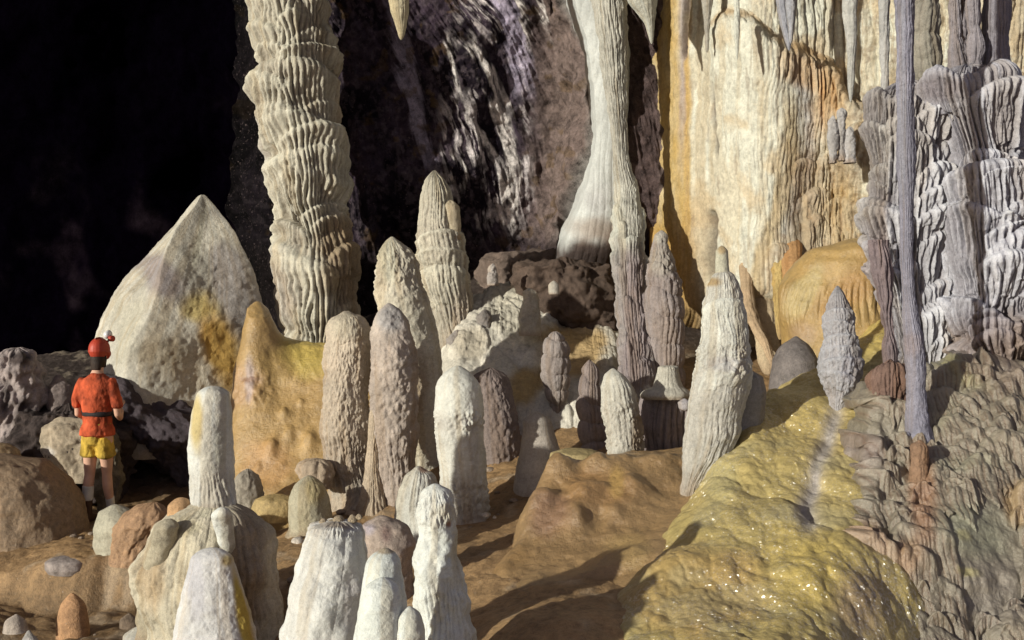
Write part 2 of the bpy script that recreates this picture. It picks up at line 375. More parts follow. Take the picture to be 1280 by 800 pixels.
# white / mauve cascades
def streak(px0, py0, px1, py1, w, k=1.0, bend=0):
    t = np.clip((PYg-py0)/(py1-py0), 0, 1); xc = px0+(px1-px0)*t+bend*np.sin(t*math.pi)
    d = np.abs(PXg-xc+16*(st2-.5))/w; e = sst(py0-20, py0+10, PYg)*(1-sst(py1-25, py1+15, PYg))
    return k*(1-sst(.5, 1.1, d))*e
fsp = fbm2((q+wq)/4.5, q2/17, 4, 49); cas = sst(.45, .53, st)*sst(.48, .55, fsp)+sst(.58, .64, st2)*.5+sst(.60, .66, fsp)*.7
zone = sst(555, 600, PXg+.1*PYg)*(1-sst(640, 668, PXg-.02*PYg))*(1-sst(250, 310, PYg))
c1 = mixc(base, cas*1.1*zone*sst(.44, .56, nb+.06), (.72, .66, .67))
c1 = mixc(c1, sst(.56, .68, st)*.3*(1-brown), (.10, .075, .11))
for s_ in [(592, -60, 655, 120, 17, .8, 14), (470, -40, 522, 160, 11, .55, 8), (500, 95, 545, 215, 8, .5, 0)]:
    c1 = mixc(c1, streak(*s_)*(.6+.8*st2), (.46, .41, .54))
for s_ in [(590, 60, 640, 175, 9, .9, 10), (585, 140, 645, 290, 8, 1, 12), (622, 130, 636, 285, 8, 1, 14), (566, 195, 578, 235, 5, .8, 6), (640, -20, 660, 60, 6, .7, 4), (560, 55, 575, 120, 6, .7, 0), (670, 0, 690, 50, 6, .7, 0)]:
    c1 = mixc(c1, streak(*s_)*(.25+1.3*sst(.38, .55, fsp)), (.75, .70, .68))
ob = sst(.66, .74, fbm2(PXg/16, PYg/16, 3, 71))*(1-zone); c1 = mixc(c1, ob*.5, (.12, .075, .03))
# pale flowstone strip beside the thin column
xe = np.interp(PYg, [-420, 0, 60, 120, 180, 230, 260, 300, 330], [690, 706, 728, 737, 738, 725, 715, 690, 680])
pale = sst(-4, 5, PXg-xe+6*(st2-.5))*(1-sst(776, 786, PXg))*(1-sst(270, 305, PYg+25*(nb-.5)))
c1 = mixc(c1, pale, (.2, .19, .18))
Pd, Pe = np.meshgrid(np.linspace(0, 1, 90), np.linspace(-420, 375, 450))
xa = np.interp(Pe, [-420, 0, 60, 120, 180, 230, 260, 285, 375], [690, 706, 728, 737, 738, 726, 716, 702, 680]); xb = np.interp(Pe, [-420, 260, 335], [800, 786, 780])
Xd = xa+(xb-xa)*Pd+3*(fbm2(Pe/12, Pd*0, 3, 3)-.5)*(1-Pd)
Yd_ = np.interp(Pe, [-420, 200, 306], [13.15, 13.25, 13.1])-.16*np.sin(Pd*math.pi)**.6+.45*(1-np.clip(Pd*7, 0, 1))+.3*np.clip(Pd*5-4, 0, 1)+.5*sst(300, 360, Pe)
Gd = toG(Xd, Pe, Yd_); dz_ = .05*(fbm3(Gd, 2.5, 4, 3)-.5)+.012*(flute(Gd[..., 0]-.1*Gd[..., 2], Gd[..., 2], .07, 4)-.5)+.03*(fbm3(Gd, 9, 4, 5)-.5)*(1-.6*sst(.3, .6, fbm2(Pd*3, Pe/90, 2, 8)))
drape = surf('flowstone_drape', Gd, 'calcite_smooth', (.50, .52, .51), [(725, 335, 90, 52, (.08, .06, .055), 1), (735, 285, 40, 22, (.28, .2, .15), .6), (745, 250, 30, 30, (.38, .37, .38), .5), (722, 120, 8, 120, (.52, .54, .5), .6)], (dz_, .8), seed=9, mott=.1)
tag(drape, 'smooth pale drape of flowstone flowing down behind the slender column', 'flowstone')
c1 = mixc(c1, sst(778, 786, PXg)*(1-sst(820, 826, PXg+5*(st2-.5)))*.9, (.085, .06, .06))  # strip of dark rock with the slender column's shadow painted in
low = sst(285, 330, PYg); c1 = mixc(c1, low*.8, (.03, .022, .022)); c1 = c1*(.1+.9*sst(300, 420, PXg))[..., None]  # left edge fades by colour into the unlit cavern
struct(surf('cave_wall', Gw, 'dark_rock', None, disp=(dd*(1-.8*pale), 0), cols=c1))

# ---- bright flowstone wall on the right
PXg, PYg = wall_grid(812, 1560, -420, 500, 860, 760)
Yg = 13.0-1.0*sst(840, 1000, PXg)-1.1*sst(1000, 1250, PXg)
Yg = Yg-.5*np.exp(-((PXg-930)/70)**2)+.5*(1-sst(812, 850, PXg))
Yg = Yg + .9*sst(355, 430, PYg+.25*(PXg-930)*(PXg < 930)-.1*(PXg-930)*(PXg > 930))
# the lip that runs down across the top
lip = np.interp(PXg, [812, 880, 905, 940, 970, 1000, 1035, 1060, 1085, 1300], [-60, 40, 14, 20, 48, 60, 78, 120, 140, 90])
below = sst(-6, 10, PYg-lip-6*(noise2(PXg/9, PYg*0, 4)-.5))
Yg = Yg-.33*below*(1-.65*sst(20, 160, PYg-lip))*sst(870, 900, PXg)
Gw = toG(PXg, PYg, Yg); am = Gw[..., 0]; az = Gw[..., 2]
fl1 = flute(am, az, .10, 3, .05); fl2 = flute(am+7, az, .035, 8, .03)
fr = flute(am, az, .055, 13, .02)
fring = band(PYg-lip, 4, 46, 10)*sst(965, 985, PXg)*(1-sst(1040, 1062, PXg))
nbig = fbm3(Gw, 1.5, 5, 9); nm = fbm3(Gw, 7, 4, 10)
pit = popcorn(am, az, .09, 3)
right = sst(1000, 1050, PXg)
dd = .05*(fl1-.6)*(.35+.9*right+.7*(1-below))+.022*(fl2-.5)+.26*(nbig-.5)*(.35+.65*right)+(.04+.05*right)*(nm-.5)+.10*(fr-.7)*fring+.02*pit
bumpy = sst(1000, 1040, PXg+.25*(PYg-250))*sst(210, 250, PYg)
LL = []
rr = np.random.default_rng(5)
def wl_(px_, py_, w_, l_, a_, Yq=11.3): LL.append(((px_-640)/F*Yq, CZ-(py_-400)/F*Yq, w_/F*Yq, l_/F*Yq, a_))
for q_ in [(1060, 180, 26, 70, .12), (1040, 225, 22, 60, .12), (1065, 238, 26, 55, .14), (1035, 260, 18, 45, .12), (1052, 272, 20, 40, .1), (985, 300, 18, 60, .07), (1000, 335, 22, 60, .07),
           (1085, 150, 30, 70, .1), (1020, 190, 16, 50, .06)]: wl_(*q_)
lb = lobes(am, az, LL, None, 5, .05, .6); dd = dd+lb; lb = lobes.env*1
ck = np.exp(-((PXg-np.interp(PYg, [100, 180, 300], [888, 896, 905]))/2.0)**2)*band(PYg, 108, 195, 10)
ck2 = np.exp(-((PXg-np.interp(PYg, [255, 330], [890, 887]))/4.5)**2)*band(PYg, 268, 345, 8)
ck3 = np.exp(-((PXg-np.interp(PYg, [0, 100], [858, 856]))/3.)**2)*band(PYg, -400, 70, 10)
dd = dd-.12*ck-.3*ck2-.12*ck3
# colour
n1 = fbm2(PXg/12, PYg/120, 4, 81); n2 = fbm2(PXg/35, PYg/50, 5, 85); n3 = fbm2(PXg/5, PYg/30, 3, 88); n5 = fbm2(PXg/7, PYg/7, 4, 90)
c = np.ones(Gw.shape)*np.array((.60, .60, .52))
c = mixc(c, sst(.5, .65, n1)*.4, (.48, .39, .25)); c = mixc(c, sst(.54, .7, n2)*.5, (.50, .36, .19))
och = (1-sst(846, 868, PXg+16*(n1-.5)-.05*(PYg-100)))*(.75+.5*(n3-.5))
c = mixc(c, och, (.42, .27, .06)); c = mixc(c, band(PXg+8*(n3-.5), 829, 836, 3)*.5*och, (.55, .42, .16))
c = mixc(c, band(PXg+10*(n1-.5), 856, 864, 3)*(1-sst(250, 330, PYg))*.8, (.44, .28, .08))
c = mixc(c, band(PXg+6*(n3-.5)-.0*PYg, 849, 856, 3)*.6*(1-sst(100, 260, PYg)), (.30, .26, .30))
c = mixc(c, sst(225, 330, PYg)*(1-sst(870, 890, PXg))*.6, (.36, .2, .05))
st_ = np.interp(PYg, [50, 120, 200, 260, 340, 420], [965, 985, 990, 975, 945, 955])
c = mixc(c, (1-sst(.3, 1.1, np.abs(PXg-st_+14*(n1-.5))/14))*.55*sst(90, 160, PYg), (.40, .27, .10))
c = mixc(c, (1-sst(0, 1, np.abs(PXg-st_-20+10*(n1-.5))/16))*.55*(1-sst(260, 330, PYg))*sst(60, 110, PYg), (.34, .33, .37))
lipc = np.exp(-((PYg-lip)/5.)**2)*sst(880, 895, PXg); c = mixc(c, lipc*.6, (.38, .22, .07))
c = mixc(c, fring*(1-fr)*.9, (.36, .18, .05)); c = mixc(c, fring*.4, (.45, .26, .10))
c = mixc(c, sst(1035, 1048, PXg+8*(n1-.5))*band(PYg, 130, 250, 20)*.35*(1-sst(1060, 1075, PXg)), (.45, .3, .13))
c = mixc(c, np.exp(-(((PXg-1030)/14)**2+((PYg-130)/45)**2))*.75, (.45, .23, .07))
c = mixc(c, band(PXg, 985, 1020, 16)*sst(150, 220, PYg)*.65, (.30, .22, .15))
c = mixc(c, sst(.56, .68, n5)*.5*sst(930, 1000, PXg+.4*(PYg-300)), (.22, .15, .10))
c = mixc(c, np.exp(-(((PXg-1047)/30)**2+((PYg-265)/50)**2))*.75, (.42, .27, .07))
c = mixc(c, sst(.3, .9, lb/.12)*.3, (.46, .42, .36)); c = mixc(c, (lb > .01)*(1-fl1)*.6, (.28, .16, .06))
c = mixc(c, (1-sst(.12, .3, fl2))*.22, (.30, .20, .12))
c = mixc(c, sst(.64, .72, fbm2(PXg/5, PYg/34, 4, 97))*.4*(1-och), (.24, .18, .13)); c = mixc(c, sst(.53, .64, fbm2(PXg/4, PYg/260, 3, 99))*.4*(1-och), (.44, .36, .24))
c = mixc(c, np.clip(ck+ck2+.6*ck3, 0, 1), (.05, .04, .05))
c = mixc(c, sst(1180, 1250, PXg)*.5, (.36, .29, .2))
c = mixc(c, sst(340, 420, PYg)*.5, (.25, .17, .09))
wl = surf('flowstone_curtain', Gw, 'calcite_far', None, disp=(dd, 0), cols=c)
tag(wl, 'towering cream and ochre streaked flowstone wall at the back right of the chamber', 'flowstone wall')
# ---- ceiling, above the frame
XX, YY = np.meshgrid(np.linspace(-11, 9, 120), np.linspace(7.6, 19.5, 90))
Gc = np.stack([XX, YY, 9.0+0*XX], -1); dd = 1.2*(fbm3(Gc, .7, 5, 30)-.5)
struct(surf('cave_ceiling', Gc, 'rough_rock', (.09, .075, .07), disp=(dd, .8)))

# ================================================================== THINGS
def patch(name, pts, poly, x0, x1, y0, y1, nx, ny, rim=.25, drop=1.2):
    XX, YY = np.meshgrid(np.linspace(x0, x1, nx), np.linspace(y0, y1, ny)); Z = tps(pts)(XX, YY)
    sd = poly_mask(XX, YY, poly)+.12*(fbm2(XX*3, YY*3, 3, 77)-.5)
    t = np.clip(1-sd/rim, 0, 2.5); Z = Z-drop*.25*t**2
    return XX, YY, Z
CREAM = (.56, .55, .49); WHITE = (.62, .64, .61); BEIGE = (.46, .39, .30); GREY = (.30, .28, .29); MAUVE = (.25, .225, .25)
OCHRE = (.42, .24, .07); YEL = (.50, .38, .09); DIRT = (.13, .09, .07)
STM = 'stalagmite'
# ---- the leaning column
LB = [(-6, 318, 352, 46, .10), (2, 345, 384, 40, .09), (-4, 380, 420, 52, .09), (28, 312, 338, 56, .10), (30, 328, 362, 46, .11), (22, 358, 392, 40, .08), (38, 368, 424, 46, .11), (58, 326, 380, 30, .09), (62, 352, 426, 24, .10), (70, 340, 424, 18, .08),
      (80, 308, 430, 66, .12), (84, 310, 380, 74, .10), (112, 388, 430, 30, .07), (128, 376, 430, 34, .09), (132, 316, 400, 50, .12), (158, 326, 362, 56, .08), (157, 358, 426, 40, .10), (176, 400, 436, 40, .09), (184, 348, 440, 66, .10), (186, 350, 420, 70, .06),
      (196, 325, 352, 80, .06), (233, 380, 440, 22, .11), (253, 384, 442, 26, .11), (268, 392, 436, 26, .10), (276, 340, 392, 40, .10), (284, 400, 452, 46, .09), (300, 342, 412, 112, .10), (318, 402, 460, 90, .09), (296, 370, 420, 60, .07), (345, 350, 380, 70, .05), (303, 412, 456, 34, .10)]
o = spel('tall_dripstone', [(-640, 310, 395), (-300, 315, 400), (0, 328, 402), (30, 328, 404), (75, 334, 410), (85, 328, 411), (130, 332, 411), (150, 335, 413), (200, 345, 421), (240, 352, 423), (265, 358, 419), (275, 358, 426), (300, 357, 434), (345, 359, 446), (380, 359, 447), (420, 363, 443), (440, 364, 440)],
         13.5, 'calcite', (.56, .54, .45), [(430, 320, 34, 80, (.36, .27, .16), .8), (425, 60, 12, 60, (.35, .25, .14), .5), (415, 130, 14, 60, (.38, .28, .16), .5), (330, 220, 16, 80, (.40, .38, .38), .6), (360, 360, 22, 60, (.42, .38, .36), .5)],
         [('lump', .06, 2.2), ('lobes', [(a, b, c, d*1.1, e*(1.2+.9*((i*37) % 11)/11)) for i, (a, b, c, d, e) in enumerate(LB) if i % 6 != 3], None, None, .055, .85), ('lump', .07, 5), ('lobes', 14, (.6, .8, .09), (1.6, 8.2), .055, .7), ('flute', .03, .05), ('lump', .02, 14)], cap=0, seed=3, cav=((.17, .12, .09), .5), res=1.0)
tag(o, 'massive leaning column of overlapping fluted shelves rising in front of the dark wall', 'cave column')

# ---- the cone on the left and what lies round it
o = spel('stalagmite_cone', [(245, 251, 255), (252, 246, 260), (266, 236, 272), (300, 208, 292), (350, 172, 307), (400, 142, 313), (440, 122, 313), (470, 116, 316), (520, 120, 318), (560, 130, 320)], 13.4, 'calcite',
         (.47, .45, .39), [(270, 430, 26, 62, (.46, .29, .07), .95, -.35), (245, 385, 30, 22, (.46, .36, .12), .8), (205, 350, 26, 50, (.27, .24, .25), .85, -.5), (285, 350, 18, 80, (.30, .28, .28), .8, -.2), (215, 440, 45, 38, (.33, .28, .2), .7), (248, 300, 6, 45, (.52, .5, .4), .8, .2), (160, 420, 30, 60, (.42, .40, .32), .6)],
         [('facet', .20, 4, .60), ('lump', .22, .8), ('lump', .035, 3.2), ('lump', .016, 16)], cap=3, seed=41, flat=.9, sharp=.9)
tag(o, 'huge pale pointed cone with a yellow stain standing behind the caver', STM)
def boulder(rows, Y, col, label, seed, mat='rough_rock', cap=14, amp=.10, pat=(), cat='boulder', lay=(), res=1.6, group=None, name='boulder', **k):
    o = spel(name, rows, Y, mat, col, pat, [('lump', amp, 1.9), ('lump', amp*.5, 5), ('lump', amp*.2, 16)]+list(lay), cap=cap, seed=seed, flat=.8, res=res, **k)
    return tag(o, label, cat, group)
boulder([(468, 112, 140), (484, 108, 176), (505, 115, 222), (535, 140, 258), (570, 185, 280), (610, 215, 290), (640, 225, 290)], 12.6, (.075, .06, .07), 'dark purplish boulder under the foot of the huge cone', 51, amp=.22)
boulder([(438, 2, 40), (460, -15, 50), (500, -30, 52), (540, -40, 40), (570, -50, 40), (600, -50, 40)], 12.2, (.34, .29, .28), 'knobbly whitish boulder with black pits at the far left edge', 52, amp=.22,
        pat=[(25, 450, 20, 12, (.03, .02, .02), .9), (30, 520, 14, 28, (.04, .03, .03), .9), (5, 500, 8, 30, (.05, .04, .04), .8)], lay=[('pop', .09, .13)])
boulder([(467, 60, 85), (480, 56, 92), (500, 56, 96), (520, 60, 100)], 12.3, (.22, .18, .17), 'small round grey rock behind the left arm of the caver', 53, amp=.08)
boulder([(519, 62, 100), (532, 52, 128), (550, 48, 150), (565, 52, 150), (580, 60, 150), (600, 62, 150)], 11.9, (.42, .35, .26), 'pale knobbly rock just left of the caver at waist height', 54, amp=.12, pat=[(60, 566, 12, 8, (.5, .46, .42), .9)])
boulder([(500, 20, 150), (540, 10, 160), (580, 0, 160), (620, -10, 158), (655, -10, 155)], 12.3, (.06, .045, .042), 'dark crumbling rock pile behind the caver', 55, amp=.26, cat='rock pile', lay=[('pop', .08, .11)])
boulder([(566, -40, 30), (575, -60, 60), (600, -70, 85), (630, -80, 102), (660, -80, 108), (675, -80, 108)], 10.6, (.27, .19, .12), 'big smooth brown boulder left of the legs of the caver', 56, mat='mud', amp=.06)
boulder([(553, -30, 12), (565, -30, 22), (590, -30, 26)], 11.4, (.38, .27, .15), 'small tan boulder peeping over the big smooth brown one', 57, mat='mud', amp=.05)
boulder([(540, 118, 148), (565, 112, 152), (600, 112, 156), (640, 118, 150)], 11.7, (.20, .17, .12), 'rough grey-brown rock behind the right leg of the caver', 58, amp=.12, lay=[('pop', .06, .08)])
# ---- rocks and stubs on the left-hand floor
boulder([(630, 132, 155), (640, 126, 168), (660, 122, 190), (680, 122, 186), (700, 126, 180)], 9.7, (.40, .38, .30), 'pale rounded rock lump in front of the feet of the caver', 61, mat='calcite', amp=.05)
boulder([(628, 180, 205), (640, 165, 209), (655, 150, 210), (680, 142, 190), (705, 140, 180)], 9.5, (.34, .21, .12), 'knobbly brown rock leaning on the pale rounded lump', 62, mat='mud', amp=.07, lay=[('pop', .04, .07)])
boulder([(697, 68, 104), (702, 58, 110), (710, 58, 112), (716, 62, 108)], 9.5, (.36, .31, .29), 'thin flat grey slab of rock lying on the muddy ledge', 63, amp=.02, cap=3, cat='rock slab')
boulder([(741, 82, 98), (752, 76, 106), (775, 71, 110), (790, 70, 112), (800, 70, 112)], 8.6, (.46, .26, .13), 'short orange-brown stub standing on the lower floor at the left', 64, mat='mud', cap=22, amp=.01, cat=STM, name='stalagmite')
boulder([(782, 160, 190), (792, 154, 198), (815, 150, 205)], 7.8, (.5, .5, .46), 'small chalky white rock at the very bottom left of the white ridge mound', 65, mat='calcite', amp=.04)
boulder([(768, 15, 26), (776, 8, 30), (790, 5, 34)], 8.4, (.44, .38, .33), 'small pale rubble rock at the lower left corner, farthest left', 66, amp=.03)
boulder([(787, 30, 42), (793, 26, 46), (803, 24, 50)], 8.2, (.44, .42, .40), 'small pale rubble rock at the lower left corner, nearer the orange stub', 67, amp=.03)
boulder([(766, 155, 168), (774, 150, 172), (784, 150, 174)], 8.5, (.2, .15, .11), 'angular brown rock in the shade of the white ridge mound', 68, amp=.03)
# ---- white mound with a stalagmite on it
SH = (.30, .27, .24)
m = spel('flowstone_mound', [(622, 236, 296), (640, 210, 318), (660, 190, 334), (690, 175, 345), (720, 166, 350), (750, 168, 352), (790, 180, 356), (850, 150, 370), (900, 130, 380)], 7.7, 'calcite',
         (.50, .46, .36), [(310, 700, 40, 90, (.27, .22, .17), .9), (190, 720, 22, 50, (.40, .29, .17), .6), (230, 660, 30, 22, (.36, .32, .2), .6), (262, 640, 26, 10, (.5, .48, .36), .5)],
         [('lump', .13, 1.9), ('lump', .055, 5), ('flute', .03, .12), ('lump', .012, 22)], cap=22, seed=71, flat=.75, res=1.2)
tag(m, 'lumpy pale mound with smooth white ridge and yellow stripe carrying a blunt stalagmite', 'flowstone mound')
spel('lobe', [(684, 245, 285), (695, 240, 294), (720, 234, 300), (760, 222, 310), (800, 215, 322), (860, 210, 335)], 7.25, 'calcite_smooth', (.60, .60, .60), [(303, 760, 9, 90, YEL, 1, -.2), (296, 690, 10, 20, YEL, .9), (285, 700, 10, 12, (.45, .33, .1), .8), (245, 730, 12, 40, (.40, .40, .45), .6)],
     [('lump', .05, 2.6), ('lump', .012, 20)], cap=14, seed=72, parent=m, flat=.7)
spel('lobe', [(634, 268, 288), (645, 264, 292), (665, 270, 293), (690, 274, 296), (730, 280, 300)], 7.28, 'calcite', WHITE, [], [('lump', .03, 5)], cap=9, seed=73, parent=m, Yb=7.6)
spel('lobe', [(648, 198, 224), (658, 192, 228), (680, 188, 226), (700, 180, 220), (740, 175, 212), (800, 172, 214)], 7.4, 'calcite', (.40, .36, .27), [], [('lump', .05, 5)], cap=12, seed=74, parent=m, Yb=7.75)
spel('lobe', [(622, 216, 236), (632, 210, 240), (650, 208, 240)], 7.7, 'calcite', (.48, .30, .16), [], [('lump', .02, 5)], cap=10, seed=75, parent=m)
o = spel('stalagmite', [(483, 251, 282), (492, 248, 287), (515, 241, 290), (560, 236, 291), (600, 239, 291), (640, 240, 296), (660, 238, 300)], 7.75, 'calcite_smooth', WHITE,
         [(247, 530, 9, 40, (.50, .40, .16), .9), (275, 555, 10, 35, (.5, .54, .5), .6), (268, 640, 30, 12, (.33, .3, .27), .5)],
         [('lump', .025, 4), ('flute', .022, .03, (592, 640, 12)), ('pop', .012, .03, (585, 640, 10)), ('lump', .006, 30)], cap=9, seed=76, cav=((.25, .2, .17), .4))
tag(o, 'smooth blunt white stalagmite with a yellow left side on the lumpy pale mound', STM)

# ---- yellow flowstone hump behind, with small knobs
xs = np.linspace(-3.6, -1.0, 300); ys = np.linspace(10.6, 13.2, 330)
XX, YY = np.meshgrid(xs, ys)
hp = [P(*q) for q in [(322, 385, 12.3), (300, 430, 12.1), (345, 420, 12.3), (375, 425, 12.4), (405, 428, 12.4), (290, 480, 11.9), (340, 480, 11.8), (395, 480, 11.8), (300, 540, 11.5), (350, 530, 11.5), (400, 545, 11.4),
                                  (320, 590, 11.2), (380, 600, 11.1), (415, 600, 11.1), (290, 600, 11.3), (350, 637, 10.8), (410, 640, 10.8)]]
hp += [(x_, y_, -.1) for x_, y_ in [(-3.3, 12.6), (-3.2, 11.9), (-3.1, 11), (-2.4, 10.5), (-1.6, 10.4)]]+[(x_, 13.1, .8) for x_ in (-3.2, -2.6, -1.9, -1.2)]+[(-1.2, 12.3, 1.75), (-1.0, 11.4, .6)]
ZH = tps(hp)(XX, YY)
ZH = np.minimum(ZH, 2.02)+.26*np.exp(-(((XX+2.84)/.19)**2+((YY-12.3)/.22)**2)**.9)
ZH = np.minimum(ZH, 2.45)
ZH += .10*(fbm2(XX*1.8, YY*1.8, 4, 4)-.5)+.03*(fbm2(XX*6, YY*6, 3, 5)-.5)
for (kx, ky, kr) in [(341, 545, .07), (362, 538, .06), (388, 543, .085), (371, 520, .04), (328, 552, .045), (352, 526, .05), (375, 572, .05), (300, 560, .06)]:
    kq = 11.45; cx_ = (kx-640)/F*kq; ky_ = 11.42-(ky-537)*.014; ZH += kr*.9*np.exp(-(((XX-cx_)/kr)**2+((YY-ky_)/kr)**2)**1.3)
G = np.stack([XX, YY, ZH], -1)
pxh, pyh = pix(G)
dp = .06*(fbm3(G, 4, 4, 9)-.5)+.05*(fbm3(G, 11, 3, 10)-.5)*np.exp(-(((pxh-315)/25)**2+((pyh-485)/25)**2))*2
o = surf('flowstone_mound', G, 'damp_brown', (.41, .27, .11), [(385, 440, 36, 40, (.50, .38, .10), .95), (345, 460, 30, 30, (.44, .30, .10), .5), (305, 480, 30, 30, (.42, .26, .14), .7), (312, 475, 7, 35, (.40, .34, .36), .6), (312, 474, 16, 5, (.22, .11, .06), .6), (340, 580, 40, 34, (.46, .26, .11), .6), (380, 615, 30, 16, (.45, .27, .1), .6), (385, 412, 20, 8, (.45, .40, .28), .9)],
         (dp, .8), flip=True, seed=12)
tag(o, 'glossy ochre and yellow flowstone hump with small orange knobs below the leaning column', 'flowstone mound')

def stal(rows, Y, label, seed, col=CREAM, patches=(), layers=None, name='stalagmite', group=None, cat=STM, **k):
    layers = layers or [('lump', .03, 3.5), ('pop', .02, .05), ('lump', .014, 22)]
    k.setdefault('cav', ((.20, .15, .13), .45))
    return tag(spel(name, rows, Y, k.pop('mat', 'calcite'), col, patches, layers, seed=seed, **k), label, cat, group)
PK = (.56, .49, .39)
stal([(390, 422, 444), (398, 415, 456), (418, 410, 462), (450, 406, 462), (500, 402, 463), (540, 402, 465), (575, 407, 465), (600, 412, 470), (618, 410, 480), (640, 406, 486), (660, 404, 488)], 10.6,
     'thick knobbly beige stalagmite standing right of the ochre hump', 101, PK, [(435, 410, 24, 24, (.50, .46, .36), .8), (440, 610, 40, 12, (.46, .42, .35), .8)],
     [('lump', .06, 3), ('pop', .045, .075, (435, 600, 15)), ('pop', .02, .04), ('flute', .03, .06, (540, 610, 15)), ('ring', .02, .55), ('lump', .014, 22)], cap=16, res=1.0)
b = stal([(378, 478, 494), (388, 472, 504), (410, 465, 512), (440, 462, 518), (480, 463, 521), (520, 464, 520), (560, 468, 520), (600, 474, 520), (640, 480, 522), (670, 482, 524)], 10.3,
     'tall rough stalagmite with narrow grey tip, right of the thick knobbly beige one', 102, (.47, .41, .36), [(488, 395, 22, 22, (.36, .35, .35), .9), (500, 640, 30, 30, (.22, .17, .14), .5)],
     [('lump', .05, 3.2), ('pop', .038, .06, (420, 610, 15)), ('flute', .03, .06, (540, 660, 20)), ('lump', .014, 22)], cap=14, res=1.0)
spel('root_ridge', [(500, 465, 474), (530, 462, 475), (560, 458, 474), (590, 455, 476), (620, 450, 484), (650, 440, 492)], 10.22, 'calcite', (.40, .33, .25), [], [('flute', .03, .05), ('lump', .06, 4), ('pop', .03, .05)], cap=14, seed=103, parent=b)
stal([(296, 484, 496), (303, 479, 503), (318, 473, 518), (340, 469, 527), (370, 468, 537), (410, 480, 545), (450, 490, 552), (500, 494, 555), (560, 498, 556), (640, 500, 560)], 11,
     'broad cream stalagmite with double peak and bumpy left flank behind the rough pair', 104, (.54, .51, .42), [(484, 330, 16, 40, (.52, .52, .42), .8), (520, 480, 26, 60, (.38, .30, .21), .7)],
     [('lump', .05, 2.5), ('pop', .055, .06, (310, 375, 18)), ('lump', .014, 22)], cap=14, res=1.1)
d = stal([(212, 537, 549), (222, 531, 556), (240, 526, 563), (265, 521, 570), (300, 518, 578), (325, 521, 582), (350, 526, 584), (380, 535, 588), (420, 545, 592), (450, 550, 598)], 12.8,
     'tall pale stalagmite with small side knob in front of the black streaked wall', 105, (.55, .53, .44), [(545, 235, 16, 24, (.50, .49, .40), .7), (580, 400, 16, 60, (.40, .33, .26), .6)],
     [('lump', .05, 3), ('pop', .045, .07, (282, 330, 12)), ('lobes', [(310, 520, 585, 22, .05), (332, 524, 586, 50, .05), (288, 522, 580, 26, .05)], None, None, .05, .6), ('flute', .045, .06, (325, 440, 12)), ('lump', .01, 25)], cap=16, res=1.0)
spel('knob', [(250, 558, 568), (258, 555, 574), (280, 560, 576), (300, 562, 576)], 12.65, 'calcite', (.44, .38, .28), [], [('pop', .02, .05)], cap=8, seed=106, parent=d)
stal([(457, 558, 586), (466, 550, 595), (485, 544, 602), (515, 542, 606), (545, 544, 606), (570, 547, 606), (600, 550, 608), (640, 556, 610), (665, 558, 612)], 9.5,
     'smooth round-topped white stalagmite with a band of pits across its middle', 107, (.61, .62, .57), [(592, 560, 10, 50, (.46, .46, .45), .5)],
     [('lump', .03, 3), ('pop', .05, .045, (512, 536, 8)), ('pop', .045, .04, (598, 650, 12)), ('pop', .015, .045, (520, 660, 10)), ('lump', .007, 28)], cap=26, res=1.0, mat='calcite_smooth')
stal([(583, 516, 530), (592, 510, 540), (615, 501, 548), (640, 497, 552), (670, 495, 560), (700, 495, 560)], 8.6,
     'short ribbed white stalagmite leaning at the left foot of the round-topped one', 108, (.60, .61, .56), [(530, 586, 8, 6, (.35, .2, .12), .8)],
     [('lump', .05, 3.5), ('flute', .022, .05), ('lump', .014, 22)], cap=16)
l = stal([(606, 536, 552), (615, 530, 564), (640, 524, 570), (655, 526, 572), (680, 522, 574), (705, 518, 577), (725, 521, 580), (760, 519, 588), (800, 520, 592), (870, 520, 596), (960, 518, 598)], 5.9,
     'nearest tall white stalagmite with a popcorn crest, rightmost at the bottom centre', 109, (.62, .65, .62), [(562, 655, 6, 6, (.28, .12, .07), .9), (560, 640, 22, 18, (.52, .48, .36), .7), (572, 690, 8, 50, (.48, .43, .31), .6)],
     [('lump', .035, 5), ('lump', .03, 12), ('pop', .03, .04, (615, 655, 8)), ('flute', .018, .03, (720, 960, 20)), ('lump', .006, 30)], cap=10, res=1.0, mat='calcite_smooth')
j = stal([(650, 396, 446), (658, 388, 456), (672, 380, 461), (700, 371, 463), (735, 363, 462), (770, 358, 459), (800, 355, 457), (900, 350, 458), (1000, 345, 460)], 6.0,
     'wide nearest white stalagmite with a broken crumbly top, leftmost at the bottom centre', 110, (.62, .64, .62), [(425, 655, 30, 6, (.34, .28, .2), .8), (440, 760, 20, 60, (.42, .38, .38), .5)],
     [('lump', .06, 4), ('flute', .012, .14), ('pop', .03, .03, (640, 664, 5)), ('lump', .006, 30)], cap=7, res=1.1, mat='calcite_smooth')
k_ = stal([(685, 470, 494), (692, 463, 499), (705, 458, 502), (740, 452, 506), (770, 447, 508), (800, 443, 510), (900, 440, 515), (1000, 438, 520)], 5.42,
     'nearest white stalagmite made of three smooth rounded lobes, between two taller ones', 111, (.62, .66, .63), [(483, 688, 14, 5, (.36, .3, .22), .9)],
     [('lump', .02, 4), ('lump', .005, 30)], cap=20, cav=None, mat='calcite_smooth')
spel('lobe', [(722, 468, 490), (732, 458, 498), (755, 450, 504), (790, 446, 506), (900, 440, 510)], 5.3, 'calcite_smooth', (.62, .66, .63), [], [('lump', .015, 4), ('lump', .005, 30)], cap=16, seed=112, parent=k_)
